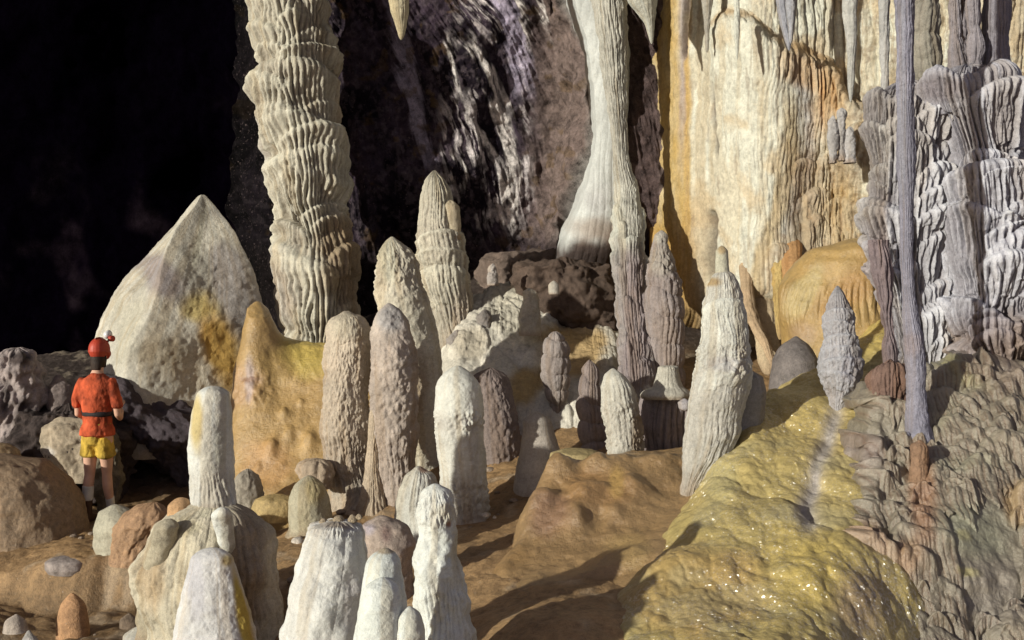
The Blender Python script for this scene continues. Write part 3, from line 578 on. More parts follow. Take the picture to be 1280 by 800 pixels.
spel('lobe', [(758, 504, 520), (766, 497, 526), (790, 490, 531), (850, 480, 534), (960, 478, 534)], 5.28, 'calcite_smooth', (.62, .66, .63), [], [('lump', .015, 4), ('lump', .005, 30)], cap=16, seed=113, parent=k_)
rb = 0
for (x_, y_, r_) in [(414, 654, 6), (424, 650, 7), (440, 648, 6), (404, 652, 5), (449, 646, 5)]:
    rb += 1; spel('rubble', [(y_-r_*.8, x_-r_*.6, x_+r_*.6), (y_, x_-r_, x_+r_), (y_+r_, x_-r_, x_+r_)], 6.0, 'rough_rock', (.38, .31, .22), [], [('lump', .015, 18)], cap=5, seed=200+rb, parent=j, res=.9, botcap=4)
boulder([(644, 462, 492), (655, 452, 510), (680, 450, 524), (700, 452, 522), (725, 458, 520), (760, 458, 520)], 7.6, (.33, .27, .23), 'rounded grey-brown boulder behind the three-lobed stalagmite', 114, mat='mud', amp=.06, pat=[(482, 668, 14, 22, (.16, .10, .09), .8), (460, 662, 14, 14, (.3, .28, .34), .7)])
stal([(586, 302, 318), (594, 295, 324), (610, 292, 328), (630, 291, 330), (650, 291, 332)], 10.6, 'small plain stub right of the blunt white stalagmite on the mound', 115, (.36, .33, .27), cap=18)
stal([(594, 374, 398), (604, 366, 405), (625, 361, 411), (645, 360, 414), (670, 362, 412)], 9.9, 'squat domed yellowish stub below the thick knobbly beige stalagmite', 116, (.44, .42, .31), [(395, 615, 14, 20, (.44, .36, .16), .7)], [('lump', .03, 4), ('pop', .015, .035)], cap=20)
boulder([(574, 384, 408), (582, 372, 414), (596, 374, 414), (610, 380, 412)], 10.3, (.40, .32, .24), 'crumbly beige rock lump resting behind the squat domed stub', 117, mat='calcite', amp=.05, lay=[('pop', .05, .06)])
boulder([(617, 330, 366), (624, 320, 372), (636, 317, 374), (650, 318, 372)], 10.4, (.42, .31, .14), 'low yellow-brown rock between the small plain stub and the domed stub', 118, mat='mud', amp=.04, cap=8)
for n_, (x_, y_, r_, lb_) in enumerate([(607, 643, 4, 'white pebble lying at the right foot of the round-topped stalagmite'), (372, 676, 7, 'pale broken rock on the floor above the yellow patch'), (618, 646, 3, 'tiny white pebble farther right of the round-topped stalagmite')]):
    boulder([(y_-r_*.6, x_-r_*.7, x_+r_*.7), (y_, x_-r_, x_+r_), (y_+r_*.6, x_-r_, x_+r_)], 9.0 if n_ != 1 else 9.4, (.55, .5, .44), lb_, 120+n_, amp=.015, cap=3, cat='pebble', name='pebble', res=1)

# ---- pale flowstone cascade in the middle distance
cp_ = [P(*q) for q in [(710, 312, 13.8), (670, 318, 13.6), (640, 340, 13.3), (612, 378, 12.9), (580, 420, 12.3), (660, 365, 12.9), (700, 390, 12.9), (640, 430, 12.2), (690, 450, 12.0), (740, 430, 12.3), (600, 460, 11.9), (560, 455, 12.0),
      (620, 500, 11.3), (670, 515, 11.2), (720, 500, 11.3), (760, 400, 12.9), (740, 350, 13.6), (560, 500, 11.5), (780, 470, 11.6)]]
poly = [P(540, 0, 11.0)[:2], P(550, 0, 12.2)[:2], P(585, 0, 13.2)[:2], P(625, 0, 13.6)[:2], P(650, 0, 13.9)[:2], P(760, 0, 13.9)[:2], P(790, 0, 12.5)[:2], P(790, 0, 10.9)[:2]]
XX, YY, ZS = patch('c', cp_, poly, -1.2, 1.9, 10.6, 15, 440, 560, .25, .9)
ZS = np.minimum(ZS, 2.62-.35*np.clip(.3-XX, 0, 2))+.26*(fbm2(XX*1.3, YY*1.3, 4, 21)-.5)+.06*(fbm2(XX*5, YY*5, 4, 23)-.5)
G = np.stack([XX, YY, ZS], -1); pr = popcorn(XX, YY+G[..., 2], .10, 5); LL = []
rr = np.random.default_rng(3)
lb = lobes(XX, G[..., 2]*1.0-YY*.3, [(-1.1+2.6*rr.random(), -3.2+3.0*i/70+.1, .10+.12*rr.random(), .12+.16*rr.random(), .07+.05*rr.random()) for i in range(70)], None, 6, .05, .5)
m = surf('flowstone_cascade', G, 'calcite', (.58, .55, .48), [(715, 355, 40, 42, (.15, .10, .07), .95), (690, 330, 40, 12, (.2, .15, .11), .8), (715, 440, 50, 40, (.42, .28, .11), .85), (640, 390, 30, 40, (.44, .41, .33), .6), (655, 490, 34, 30, (.42, .29, .12), .9), (590, 430, 30, 20, (.38, .33, .25), .6)],
         (.45*lb+.03*pr+.05*(fbm3(G, 9, 3, 3)-.5), .8), flip=True, seed=13, mott=.2)
tag(m, 'pale bumpy flowstone cascade with ochre skirt in the middle distance', 'flowstone mound')
spel('stub', [(351, 689, 695), (356, 686, 698), (368, 686, 700)], 12.0, 'calcite', (.46, .43, .38), [], [('lump', .02, 6)], cap=7, seed=132, parent=m)
spel('stub', [(360, 657, 668), (370, 653, 672), (400, 650, 676), (420, 650, 678)], 12.0, 'calcite', (.43, .40, .34), [], [('lump', .05, 6), ('pop', .03, .06)], cap=8, seed=133, parent=m)
boulder([(322, 670, 720), (330, 640, 760), (360, 640, 775), (400, 680, 778), (450, 690, 778)], 13.0, (.10, .07, .055), 'dark brown rock bulge behind the pale cascade', 134, amp=.25, res=1.8)
boulder([(314, 612, 680), (322, 604, 700), (345, 600, 700), (380, 600, 690)], 14.1, (.16, .12, .10), 'brown rock ledge under the dark wall, left of the bulge', 135, amp=.2, res=1.8)
for n_, (x_, y_, r_, c_, lb_) in enumerate([(616, 334, 5, .5, 'tiny round white knob at the foot of the dark wall'), (616, 345, 6, .4, 'small white-grey stub just under the tiny round knob'), (606, 396, 9, .25, 'round grey stone beside the tall pale stalagmite foot'),
                                       (572, 425, 13, .28, 'small pointed grey stub at the foot of the tall pale stalagmite')]):
    stal([(y_-r_, x_-r_*.5, x_+r_*.5), (y_, x_-r_, x_+r_), (y_+r_*2, x_-r_*1.1, x_+r_*1.1)], 12.4, lb_, 140+n_, (c_, c_*.93, c_*.88), cap=r_, res=1)
stal([(414, 687, 700), (424, 681, 708), (440, 678, 712), (465, 678, 713), (490, 682, 711), (510, 688, 706), (530, 690, 706)], 11.2, 'spindle-shaped grey stalagmite in front of the pale cascade', 150, (.33, .30, .29), [], [('lump', .04, 4), ('ring', .03, .16), ('flute', .03, .05), ('pop', .015, .05)], cap=10, res=1)
stal([(450, 733, 743), (462, 727, 748), (490, 724, 750), (520, 723, 756), (560, 724, 765), (590, 722, 770)], 10.6, 'slim dim grey stalagmite with ringed waist left of the small leaf-shaped white one', 151, (.26, .22, .21), [], [('lump', .04, 4), ('ring', .04, .2), ('flute', .03, .05)], cap=12, res=1)
stal([(460, 604, 622), (470, 592, 634), (490, 590, 640), (530, 592, 646), (570, 598, 650), (620, 600, 655)], 10.8, 'dark rough stump in the shade right of the round-topped white stalagmite', 152, (.20, .165, .155), [], [('lump', .05, 3), ('pop', .04, .05)], cap=14, res=1)
stal([(515, 662, 680), (524, 655, 688), (545, 652, 694), (565, 650, 702), (590, 646, 706), (625, 640, 710)], 9.9, 'smooth grey cone-shaped stub beyond the brown lump, left of the leaf-shaped white one', 153, (.40, .36, .32), [], [('lump', .04, 3)], cap=14, cav=None)
stal([(460, 760, 772), (468, 754, 781), (485, 750, 792), (510, 752, 799), (540, 758, 804), (580, 764, 806), (600, 764, 806)], 9.3, 'small leaf-shaped white stalagmite with a feathered left edge on brown flowstone', 154, (.56, .56, .50), [(798, 540, 10, 50, (.32, .25, .16), .8)],
     [('lump', .03, 4), ('pop', .045, .04, (500, 590, 15)), ('flute', .02, .04, (475, 600, 15)), ('lump', .006, 30)], cap=14, res=.9)
# squat stump with a small fluted stub on its top
p = stal([(485, 815, 855), (492, 803, 862), (505, 799, 866), (530, 797, 866), (560, 803, 862), (590, 805, 860)], 9.8, 'squat dark fluted stump with a crown-like white stub on its flat top', 155, (.26, .225, .23), [(830, 488, 40, 8, (.42, .40, .36), .95)],
         [('lump', .03, 4), ('flute', .08, .05, (500, 590, 10))], cap=10, res=.9)
spel('crown_stub', [(457, 823, 847), (463, 822, 848), (475, 819, 850), (484, 816, 854), (489, 804, 862), (494, 800, 864), (498, 802, 862)], 9.7, 'calcite', (.46, .44, .38), [], [('flute', .012, .05), ('pop', .03, .03, (450, 462, 3))], cap=3, seed=156, parent=p)
spel('knob', [(498, 851, 860), (503, 847, 864), (514, 849, 862)], 9.5, 'calcite', (.4, .38, .4), [], [], cap=6, botcap=5, seed=157, parent=p)
stal([(288, 822, 831), (293, 817, 834), (302, 817, 836), (312, 816, 836), (330, 812, 842), (360, 808, 850), (390, 807, 853), (420, 808, 854), (460, 811, 852), (490, 812, 852)], 11.5,
     'knobbly grey stalagmite with ball tip right beside the thin floor-to-ceiling column', 158, (.31, .28, .28), [(826, 297, 12, 12, (.48, .47, .42), .9), (826, 325, 16, 22, (.42, .40, .35), .7)],
     [('lump', .03, 4), ('pop', .045, .055, (305, 360, 12)), ('ring', .035, .28), ('flute', .03, .05, (350, 490, 15)), ('pop', .015, .04)], cap=8, res=.85)
nn = stal([(-640, 732, 786), (-300, 733, 784), (0, 739, 783), (50, 746, 784), (100, 755, 783), (150, 763, 784), (200, 766, 786), (224, 768, 792), (235, 767, 801), (270, 768, 803), (300, 768, 804), (320, 766, 806), (350, 769, 805), (400, 771, 808), (450, 774, 813), (480, 776, 816), (510, 776, 818)], 11,
     'slender floor-to-ceiling column, smooth green-white above and fluted grey below', 159, (.56, .58, .52), [(790, 420, 30, 110, (.27, .235, .25), .98), (775, 380, 9, 90, (.38, .37, .36), .6)],
     [('lump', .03, 4), ('flute', .05, .055, (-700, 230, 10)), ('lump', .03, 9), ('lobes', 40, (.10, .28, .045), (1.1, 3.4), .035, .55), ('pop', .022, .045), ('flute', .035, .045, (300, 510, 10))], cap=0, res=.8, name='tall_dripstone', cat='cave column', Yrows=[(-640, 12.75), (240, 12.6), (330, 12.0), (510, 11.1)])
v = stal([(336, 894, 912), (344, 889, 918), (358, 884, 924), (372, 883, 927), (377, 880, 927), (400, 878, 931), (440, 874, 936), (470, 868, 937), (500, 862, 932), (540, 857, 925), (575, 853, 906), (605, 852, 884), (630, 850, 872)], 8.2,
     'large nipple-tipped white stalagmite leaning on the yellow flowstone slope', 160, (.62, .64, .59), [(888, 352, 18, 8, (.40, .28, .10), .9), (905, 455, 30, 12, (.42, .42, .45), .5)],
     [('lump', .03, 4), ('lobes', [(372, 870, 935, 60, .018), (395, 868, 935, 60, .012), (448, 880, 945, 30, .02)], None, None, .03, .3), ('pop', .05, .04, (430, 468, 8)), ('pop', .012, .05), ('flute', .018, .045, (480, 640, 20)), ('lump', .006, 30)], cap=9, res=.9)
spel('tip', [(307, 898, 906), (313, 895, 910), (328, 894, 911), (345, 893, 912)], 8.2, 'calcite', (.46, .45, .36), [(903, 312, 8, 8, (.36, .24, .1), .7)], [('lump', .015, 8)], cap=8, seed=161, parent=v, res=.7)
spel('back_lobe', [(461, 920, 945), (470, 915, 954), (490, 910, 958), (520, 905, 955), (560, 890, 945), (590, 880, 925)], 8.45, 'calcite', (.32, .31, .30), [], [('lump', .02, 4)], cap=12, seed=162, parent=v)  # grey colour carries the shade lying on this lobe
w_ = stal([(357, 1042, 1052), (366, 1037, 1057), (385, 1032, 1063), (405, 1031, 1066), (430, 1030, 1071), (450, 1027, 1074), (465, 1028, 1075), (480, 1030, 1072), (500, 1034, 1062), (515, 1038, 1054), (535, 1036, 1052), (560, 1034, 1050)], 8.5,
     'blue-grey stalagmite with stacked knobbly rings on the crest of the yellow slope', 163, (.40, .41, .45), [(1062, 460, 12, 20, (.31, .31, .37), .6)],
     [('lump', .02, 4), ('lobes', [(384, 1028, 1062, 18, .03), (398, 1026, 1062, 18, .03), (416, 1026, 1070, 20, .03), (430, 1024, 1072, 16, .03), (444, 1022, 1074, 22, .03), (460, 1022, 1060, 24, .025)], None, None, .03, .3), ('pop', .025, .035, (375, 500, 12)), ('lump', .01, 25)], cap=24, res=.75)

# ---- yellow sparkling slope
sp_ = [P(*q) for q in [(1110, 400, 9.7), (1060, 430, 9.4), (1000, 470, 9.1), (950, 500, 8.8), (1090, 450, 9.0), (1010, 510, 8.6), (930, 545, 8.3), (880, 600, 7.9), (1080, 500, 8.5), (1000, 560, 8.1), (940, 620, 7.5), (850, 670, 7.2), (1050, 560, 8.0), (1010, 620, 7.4),
                                 (930, 690, 6.8), (850, 730, 6.5), (770, 780, 6.25), (1040, 650, 7.0), (1000, 720, 6.4), (900, 770, 6.1), (1030, 780, 5.9), (800, 830, 5.8), (950, 850, 5.5), (1100, 620, 7.2), (1110, 720, 6.3), (1110, 820, 5.6)]]
sp_ += [(3.6, 10.2, 1.9), (2.6, 9.8, 1.35), (1.9, 9.4, 1.0), (4.2, 9.0, 2.1)]
poly = [(.35, 5.0), (.45, 6.0), (.75, 6.7), (1.1, 7.4), (1.35, 8.1), (1.75, 8.9), (2.3, 9.7), (3.0, 10.2), (3.9, 10.4), (3.55, 9.6), (2.95, 8.7), (2.62, 8.1), (2.3, 7.4), (2.0, 6.7), (1.75, 6.1), (1.45, 5.0)]
poly = [(a+({0: -.15, 1: -.15, 2: -.12, 3: -.08, 10: .3, 11: .4, 12: .38, 13: .26, 14: .1, 15: -.05}.get(i, 0)), b) for i, (a, b) in enumerate(poly)]
XX, YY, ZS = patch('s', sp_, poly, -.2, 4.6, 4.8, 10.6, 650, 760, .36, .7)
ZS += .20*(fbm2(XX*1.9+2, YY*1.4, 4, 6)-.5)
# soft rivulet terraces running down the slope
G = np.stack([XX, YY, ZS], -1); pxs, pys = pix(G)
gul = np.exp(-((XX-np.interp(YY, [6.2, 7.2, 7.8, 8.5], [1.75, 1.92, 2.2, 2.52]))/.07)**2)*band(YY, 6.9, 8.5, .2)
bl = fbm2(XX*2.1+.5*YY, YY*1.3, 3, 47); dp = .09*np.abs(bl-.5)**.7+.12*(fbm3(G, 1.9, 3, 15)-.5)+.03*(fbm3(G, 6, 3, 18)-.5)+.02*(fbm3(G, 18, 3, 19)-.5)+.010*popcorn(XX, YY*.8, .05, 3)-.035*gul
c = colourize(None, (.40, .32, .13), [(860, 740, 130, 60, (.40, .28, .11), .85), (1020, 730, 70, 80, (.46, .35, .10), .6), (1000, 540, 70, 60, (.44, .34, .13), .6), (1100, 410, 50, 30, (.50, .38, .12), .8), (900, 600, 30, 40, (.42, .37, .18), .7), (1020, 650, 60, 16, (.38, .33, .18), .7), (1070, 760, 50, 60, (.27, .2, .12), .9), (1110, 600, 40, 120, (.22, .17, .12), .95)], G, .8, None, 91, .14)
w1 = (gul*.8)[..., None]; c = c*(1-w1)+np.array((.34, .32, .33))*w1
w1 = (sst(.55, .68, fbm2(XX*3, YY*3, 4, 23))*.35)[..., None]; c = c*(1-w1)+np.array((.36, .33, .2))*w1
o = surf('flowstone_slope', G, 'wet_flowstone', None, disp=(dp, 0), cols=c, flip=True); tag(o, 'glistening wet mustard-yellow flowstone slope filling the lower right centre', 'flowstone slope')

# ---- brown lumpy mound between
bp_ = [P(*q) for q in [(590, 690, 7.9), (640, 665, 8.1), (700, 640, 8.1), (680, 600, 8.7), (720, 580, 9.0), (780, 568, 9.3), (840, 566, 9.4), (680, 690, 7.7), (760, 690, 7.5), (820, 620, 8.2), (860, 600, 8.3), (760, 640, 8.0), (700, 745, 7.0), (620, 748, 7.0), (800, 700, 7.2), (900, 540, 9.3), (600, 785, 6.4), (700, 785, 6.4)]]
bp_ += [(-.3, 8.8, .1), (.2, 9.6, .3), (.8, 10.2, .5), (1.8, 10.2, .8), (-.6, 7, .0), (.1, 5.6, .15), (1.5, 6, .2)]
poly = [(-.25, 5.8), (-.22, 7.7), (0, 8.3), (.15, 9.0), (.6, 9.5), (1.2, 9.75), (2.2, 9.9), (2.3, 6.6), (1.2, 5.8)]
XX, YY, ZS = patch('b', bp_, poly, -.7, 2.5, 5.4, 10.4, 420, 560, .2, .9)
brk = sst(.0, .12, YY-7.06-.07*np.sin(XX*2.3)+.25*XX*0); ZS = ZS-.05*(1-brk)*(XX < 1.2)
bulge = np.zeros_like(XX)
for (bx, by, r_, h_) in [(670, 640, .16, .14), (700, 600, .18, .16), (735, 640, .16, .14), (752, 600, .13, .12), (775, 590, .17, .12), (715, 665, .15, .12), (790, 640, .16, .1), (820, 600, .2, .1), (770, 665, .10, .09), (690, 590, .12, .1)]:
    Yb_ = 8.2+(640-by)/70*.6; x_ = (bx-640)/F*Yb_; bulge = bulge+h_*np.exp(-(((XX-x_+.1*(fbm2(XX*5, YY*5, 2, 4)-.5))/r_)**2+((YY-Yb_)/(r_*1.3))**2)*1.6)
bulge = bulge*(.7+.9*(fbm2(XX*4, YY*4, 3, 9)-.3)); ZS += bulge*.85+.13*(fbm2(XX*2.3, YY*2.3, 4, 14)-.5)+.06*(fbm2(XX*3, YY*3, 3, 8)-.5)
G = np.stack([XX, YY, ZS], -1)
dp = .05*(fbm3(G, 5, 4, 16)-.5)*sst(7.3, 7.9, YY)+.012*(fbm3(G, 16, 3, 3)-.5)
o = surf('flowstone_mound', G, 'damp_brown', (.28, .18, .085), [(740, 610, 60, 30, (.27, .15, .06), .6), (690, 640, 34, 30, (.24, .14, .09), .7), (770, 600, 12, 22, (.42, .27, .09), .8), (610, 700, 60, 24, (.30, .18, .07), .6), (620, 765, 50, 20, (.26, .2, .17), .7), (790, 690, 40, 30, (.36, .25, .1), .6)], (dp, .8), flip=True, seed=33, mott=.16)
tag(o, 'low rust-brown flowstone mound with wet lumps beside the yellow slope', 'flowstone mound')
boulder([(560, 700, 740), (566, 688, 752), (576, 686, 756), (590, 688, 750)], 9.55, (.40, .32, .16), 'smooth olive rim rock peeping over the back of the brown mound', 171, mat='mud', amp=.03, cap=6)

# ---- right hand flowstone mass
fy = lambda py_: np.interp(py_, [380, 440, 540, 640, 740, 860, 960], [8.75, 8.3, 7.7, 7.2, 6.75, 6.3, 6.0])
PXg, PYg = np.meshgrid(np.linspace(985, 1600, 760), np.linspace(405, 950, 680))
Yg = fy(PYg)+1.0*(1-sst(0, 65, PXg-np.interp(PYg, [450, 600, 800], [1040, 1030, 985])+14*(fbm2(PYg/30, PXg*0, 3, 5)-.5)))+.25*sst(1250, 1500, PXg)+1.3*np.clip((450+22*((1200-PXg)/80)**2*(PXg < 1400)-PYg)/60, 0, 3)*0
top = 436+((PXg-1210)/70)**2*10*(PXg < 1210)
Yg = Yg+1.6*(1-sst(-10, 26, PYg-top))
G = toG(PXg, PYg, Yg); am = G[..., 0]; az = G[..., 2]*1.25; Yl = Yg
def wl2(px_, py_, w_, l_, a_):
    Yq = float(fy(py_)); LL.append(((px_-640)/F*Yq, (CZ-(py_-400)/F*Yq)*1.25, w_/F*Yq, l_/F*Yq*1.25, a_))
LL = []
for q_ in [(1200, 462, 60, 30, .10), (1175, 490, 40, 34, .10), (1235, 478, 50, 60, .10), (1190, 520, 34, 46, .09), (1265, 470, 40, 50, .12), (1255, 505, 50, 40, .10), (1215, 540, 40, 36, .08), (1250, 548, 46, 60, .12), (1170, 560, 40, 30, .08), (1225, 575, 40, 40, .10), (1285, 540, 34, 50, .1),
           (1195, 596, 40, 30, .07), (1275, 610, 26, 50, .16), (1290, 650, 30, 40, .1), (1100, 600, 26, 26, .07), (1080, 545, 22, 30, .07), (1095, 635, 34, 30, .09), (1065, 655, 28, 26, .08),
           (1075, 684, 36, 62, .15), (1120, 672, 24, 46, .12), (1128, 702, 26, 48, .12), (1100, 715, 22, 44, .1), (1140, 640, 24, 50, .08), (1160, 590, 20, 60, .09), (1150, 680, 26, 50, .08), (1165, 735, 30, 60, .08), (1110, 760, 50, 80, .1), (1280, 760, 60, 90, .12), (1160, 790, 40, 60, .1), (1055, 600, 22, 36, .05), (1350, 500, 60, 60, .12), (1350, 600, 60, 80, .12), (1400, 700, 80, 90, .12)]: wl2(*q_)
rr = np.random.default_rng(19)
for i in range(150):
    x_ = 1030+rr.random()*320; y_ = 450+rr.random()*340
    if ((x_-1205)/70)**2+((y_-690)/60)**2 < 1: continue
    wl2(x_, y_, 7+rr.random()*14, 9+rr.random()*15, .05+.07*rr.random())
lb = lobes(am, az, LL, None, 9, .034, .3, .0)
smooth = np.exp(-(((PXg-1205)/70)**2+((PYg-680)/60)**2)*.9)
fr_ = flute(am, az, .028, 9)
dp = lb+.30*(fbm3(G, 1.6, 4, 25)-.5)+.16*smooth+.05*(fbm3(G, 7, 4, 26)-.5)*(1-.6*smooth)+.05*popcorn(am, az, .075, 5)*(1-smooth)+.03*(fbm3(G, 16, 3, 29)-.5)
c = colourize(None, (.225, .20, .155), [(1210, 470, 50, 30, (.30, .28, .14), .8), (1200, 590, 60, 14, (.28, .27, .2), .6), (1205, 680, 60, 40, (.27, .27, .20), .8), (1195, 690, 16, 10, (.34, .31, .15), .6), (1205, 730, 24, 8, (.38, .34, .12), .7), (1075, 700, 36, 34, (.30, .18, .11), .8), (1125, 720, 22, 30, (.30, .18, .10), .8),
                    (1145, 640, 22, 110, (.26, .15, .09), .9), (1270, 640, 22, 30, (.34, .24, .13), .8), (1085, 580, 26, 40, (.24, .2, .19), .7), (1175, 520, 26, 40, (.27, .25, .18), .7), (1240, 750, 60, 50, (.24, .21, .18), .7), (1250, 470, 60, 30, (.17, .13, .11), .8), (1060, 770, 40, 40, (.25, .17, .11), .7)], G, 1, None, 95, .15)
w1 = np.clip(lobes.groove**1.3*.9, 0, 1)[..., None]; c = c*(1-w1)+np.array((.13, .07, .04))*w1  # shade between the ribs darkens the mass colour as well
w1 = np.clip(sst(.06, .13, lb)*.35, 0, 1)[..., None]; c = c*(1-w1)+np.array((.36, .30, .22))*w1
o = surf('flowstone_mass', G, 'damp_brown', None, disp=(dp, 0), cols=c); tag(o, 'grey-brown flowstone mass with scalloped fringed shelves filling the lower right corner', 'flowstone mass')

# ---- smooth brown mounds behind the crest of the slope
o = spel('flowstone_mound', [(298, 1046, 1092), (308, 1024, 1110), (330, 1000, 1125), (360, 984, 1130), (395, 976, 1135), (430, 974, 1135), (480, 975, 1135)], 10.4, 'damp_brown', (.36, .24, .09), [(1060, 360, 30, 60, (.34, .18, .05), .7, .5), (1010, 360, 14, 50, (.42, .34, .16), .7, .5), (1000, 420, 24, 20, (.30, .20, .12), .6)],
         [('lump', .14, 1.4), ('lump', .03, 5), ('flute', .05, .06, (360, 400, 14))], cap=20, seed=181, flat=.8)
tag(o, 'smooth ochre-brown mound tucked under the fringed corner of the bright wall', 'flowstone mound')
stal([(420, 988, 1002), (430, 978, 1012), (450, 968, 1022), (475, 965, 1028), (500, 962, 1030)], 9.6, 'plain dark grey hump standing in for a shadow behind the crest of the yellow slope', 182, (.17, .15, .145), [], [('lump', .03, 3)], cap=20, cav=None, mat='mud')  # hump and its dark colour stand in for a shadow
# hanging root-like drips under the bright wall
def drip(rows, Y, label, seed, col, group=None, layers=None, cat='stalactite', name='stalactite', patches=(), **k):
    """hangs: rows run from top to tip"""
    layers = layers or [('lump', .02, 6), ('flute', .014, .04), ('lump', .006, 30)]
    o = spel(name, rows, Y, 'calcite', col, patches, layers, cap=k.pop('cap', 0), botcap=k.pop('tipcap', 10), seed=seed, **k)
    return tag(o, label, cat, group)
RC = (.42, .31, .2)
drip([(290, 922, 940), (360, 925, 942), (385, 928, 944), (410, 938, 952), (430, 950, 962), (455, 962, 972), (468, 966, 974)], 12.1, 'twisted brown root-like drip slanting down under the bright wall', 183, RC, cap=26, Yb=11.0)
drip([(290, 934, 960), (400, 940, 972), (430, 945, 975), (470, 950, 972)], 12.3, 'broad tan drip hanging behind the twisted root-like one', 184, (.45, .36, .24), tipcap=16, cap=26, Yb=11.3)
drip([(285, 962, 988), (350, 966, 984), (380, 968, 980), (410, 970, 979), (425, 972, 978)], 12.0, 'yellowish knobbly drip hanging right of the dark hollow under the wall', 185, (.46, .34, .14), layers=[('pop', .04, .05), ('flute', .02, .04)], cap=26, Yb=10.9)
drip([(285, 975, 1000), (380, 980, 1005), (415, 986, 1000), (430, 990, 998)], 11.9, 'orange-brown fluted drip right of the yellowish knobbly one', 186, (.38, .22, .1), cap=26, Yb=10.8)
# stalactites over the frame top
ST = (.50, .50, .45)
drip([(-640, 476, 512), (-200, 482, 514), (0, 485, 511), (25, 492, 509), (40, 497, 507), (50, 499, 504)], 11.8, 'sharp cream stalactite hanging in front of the black streaked wall', 190, (.52, .47, .33), tipcap=8)
drip([(-640, 785, 822), (-200, 784, 824), (0, 782, 822), (15, 797, 819), (30, 806, 818), (45, 811, 817), (55, 813, 816)], 12.0, 'white stalactite with slanting tip right of the slender column', 191, (.50, .51, .46), tipcap=6)
drip([(-640, 916, 926), (-100, 915, 926), (0, 916, 925), (40, 918, 924), (75, 920, 923)], 11.2, 'very thin white straw-like stalactite in front of the bright wall', 192, (.55, .56, .5), tipcap=6)
drip([(-640, 965, 985), (-100, 968, 986), (0, 970, 984), (30, 974, 986), (55, 983, 989), (64, 985, 988)], 11.2, 'pair-forming bluish stalactite slanting, the left one above the fringed lip', 193, (.30, .31, .36), tipcap=6)
drip([(-640, 983, 997), (-100, 984, 996), (0, 983, 994), (30, 985, 993), (55, 986, 991)], 11.0, 'bluish stalactite close on the right of the slanting one above the fringed lip', 194, (.33, .34, .38), tipcap=6)
drip([(-640, 880, 890), (-100, 878, 890), (0, 876, 892), (30, 880, 888), (66, 882, 886)], 12.0, 'thin dark-edged drip where ochre stripe meets cream wall', 195, (.36, .34, .30), tipcap=6)
drip([(-640, 1052, 1070), (0, 1052, 1072), (60, 1058, 1070), (110, 1060, 1067), (128, 1062, 1065)], 10.4, 'grey-white stalactite left of the blue-grey thin column', 196, (.42, .42, .40), tipcap=8)
drip([(-640, 1100, 1112), (0, 1098, 1112), (70, 1100, 1112), (120, 1102, 1110), (140, 1104, 1108)], 10.0, 'grey stalactite close on the left of the blue-grey thin column top', 197, (.38, .38, .38), tipcap=8)
# three small stalagmites on the shelf
for n_, (x_, y_, w2, h2, lb_) in enumerate([(1041, 144, 5, 46, 'small finger stalagmite on the wall shelf, the left of three'), (1052, 135, 5, 52, 'small finger stalagmite on the wall shelf, tallest of three in the middle'), (1062, 158, 6, 32, 'small finger stalagmite on the wall shelf, shortest of three at right')]):
    stal([(y_, x_-w2*.6, x_+w2*.6), (y_+8, x_-w2, x_+w2), (y_+h2, x_-w2*1.1, x_+w2*1.1), (y_+h2+14, x_-w2*1.1, x_+w2*1.1)], 11.05, lb_, 210+n_, (.42, .42, .43), cap=7, res=.8)

# ---- big grey draped columns on the right
GP = (.58, .59, .64)
LBY = [(108, 1078, 1110, 70, .08), (118, 1104, 1140, 60, .08), (112, 1138, 1186, 70, .09), (150, 1074, 1106, 60, .08), (165, 1100, 1150, 60, .09), (175, 1140, 1186, 60, .08), (205, 1090, 1140, 60, .09), (222, 1078, 1110, 50, .09), (225, 1138, 1186, 44, .09),
       (258, 1080, 1136, 70, .12), (248, 1138, 1186, 50, .10), (280, 1140, 1186, 70, .09), (300, 1086, 1112, 60, .06), (325, 1086, 1110, 60, .08), (345, 1140, 1186, 60, .08), (368, 1130, 1186, 60, .08), (405, 1150, 1190, 50, .08), (320, 1105, 1140, 80, .05)]
yc = spel('tall_dripstone', [(95, 1085, 1180), (120, 1082, 1182), (160, 1082, 1182), (200, 1088, 1181), (240, 1086, 1182), (262, 1085, 1182), (300, 1088, 1182), (340, 1094, 1180), (380, 1104, 1180), (420, 1118, 1182), (450, 1124, 1180), (500, 1128, 1175)], 8.8, 'calcite', GP,
          [(1095, 170, 26, 70, (.36, .34, .31), .8), (1100, 330, 14, 90, (.27, .20, .18), .6), (1095, 280, 14, 20, (.33, .31, .31), .6), (1090, 230, 16, 60, (.40, .38, .35), .5)],
          [('lump', .06, 2.4), ('lobes', [(a, b, c, d, e*(1.5 if b > 1098 else .7)) for a, b, c, d, e in LBY], None, None, .055, 1.25), ('lobes', 16, (.3, .4, .09), (1.4, 3.9), .05, 1), ('flute', .04, .05), ('lump', .012, 20)], cap=34, seed=221, flat=.6, cav=((.09, .07, .085), .6), res=.85)
tag(yc, 'broad grey draped column with layered fluted curtains behind the thin blue-grey column', 'cave column')
spel('hanging_leg', [(300, 1086, 1110), (340, 1090, 1114), (380, 1098, 1116), (420, 1106, 1118), (450, 1108, 1120), (475, 1108, 1121)], 8.4, 'calcite', (.20, .16, .17), [], [('lump', .05, 5), ('flute', .06, .035)], cap=0, seed=222, parent=yc, res=.8)
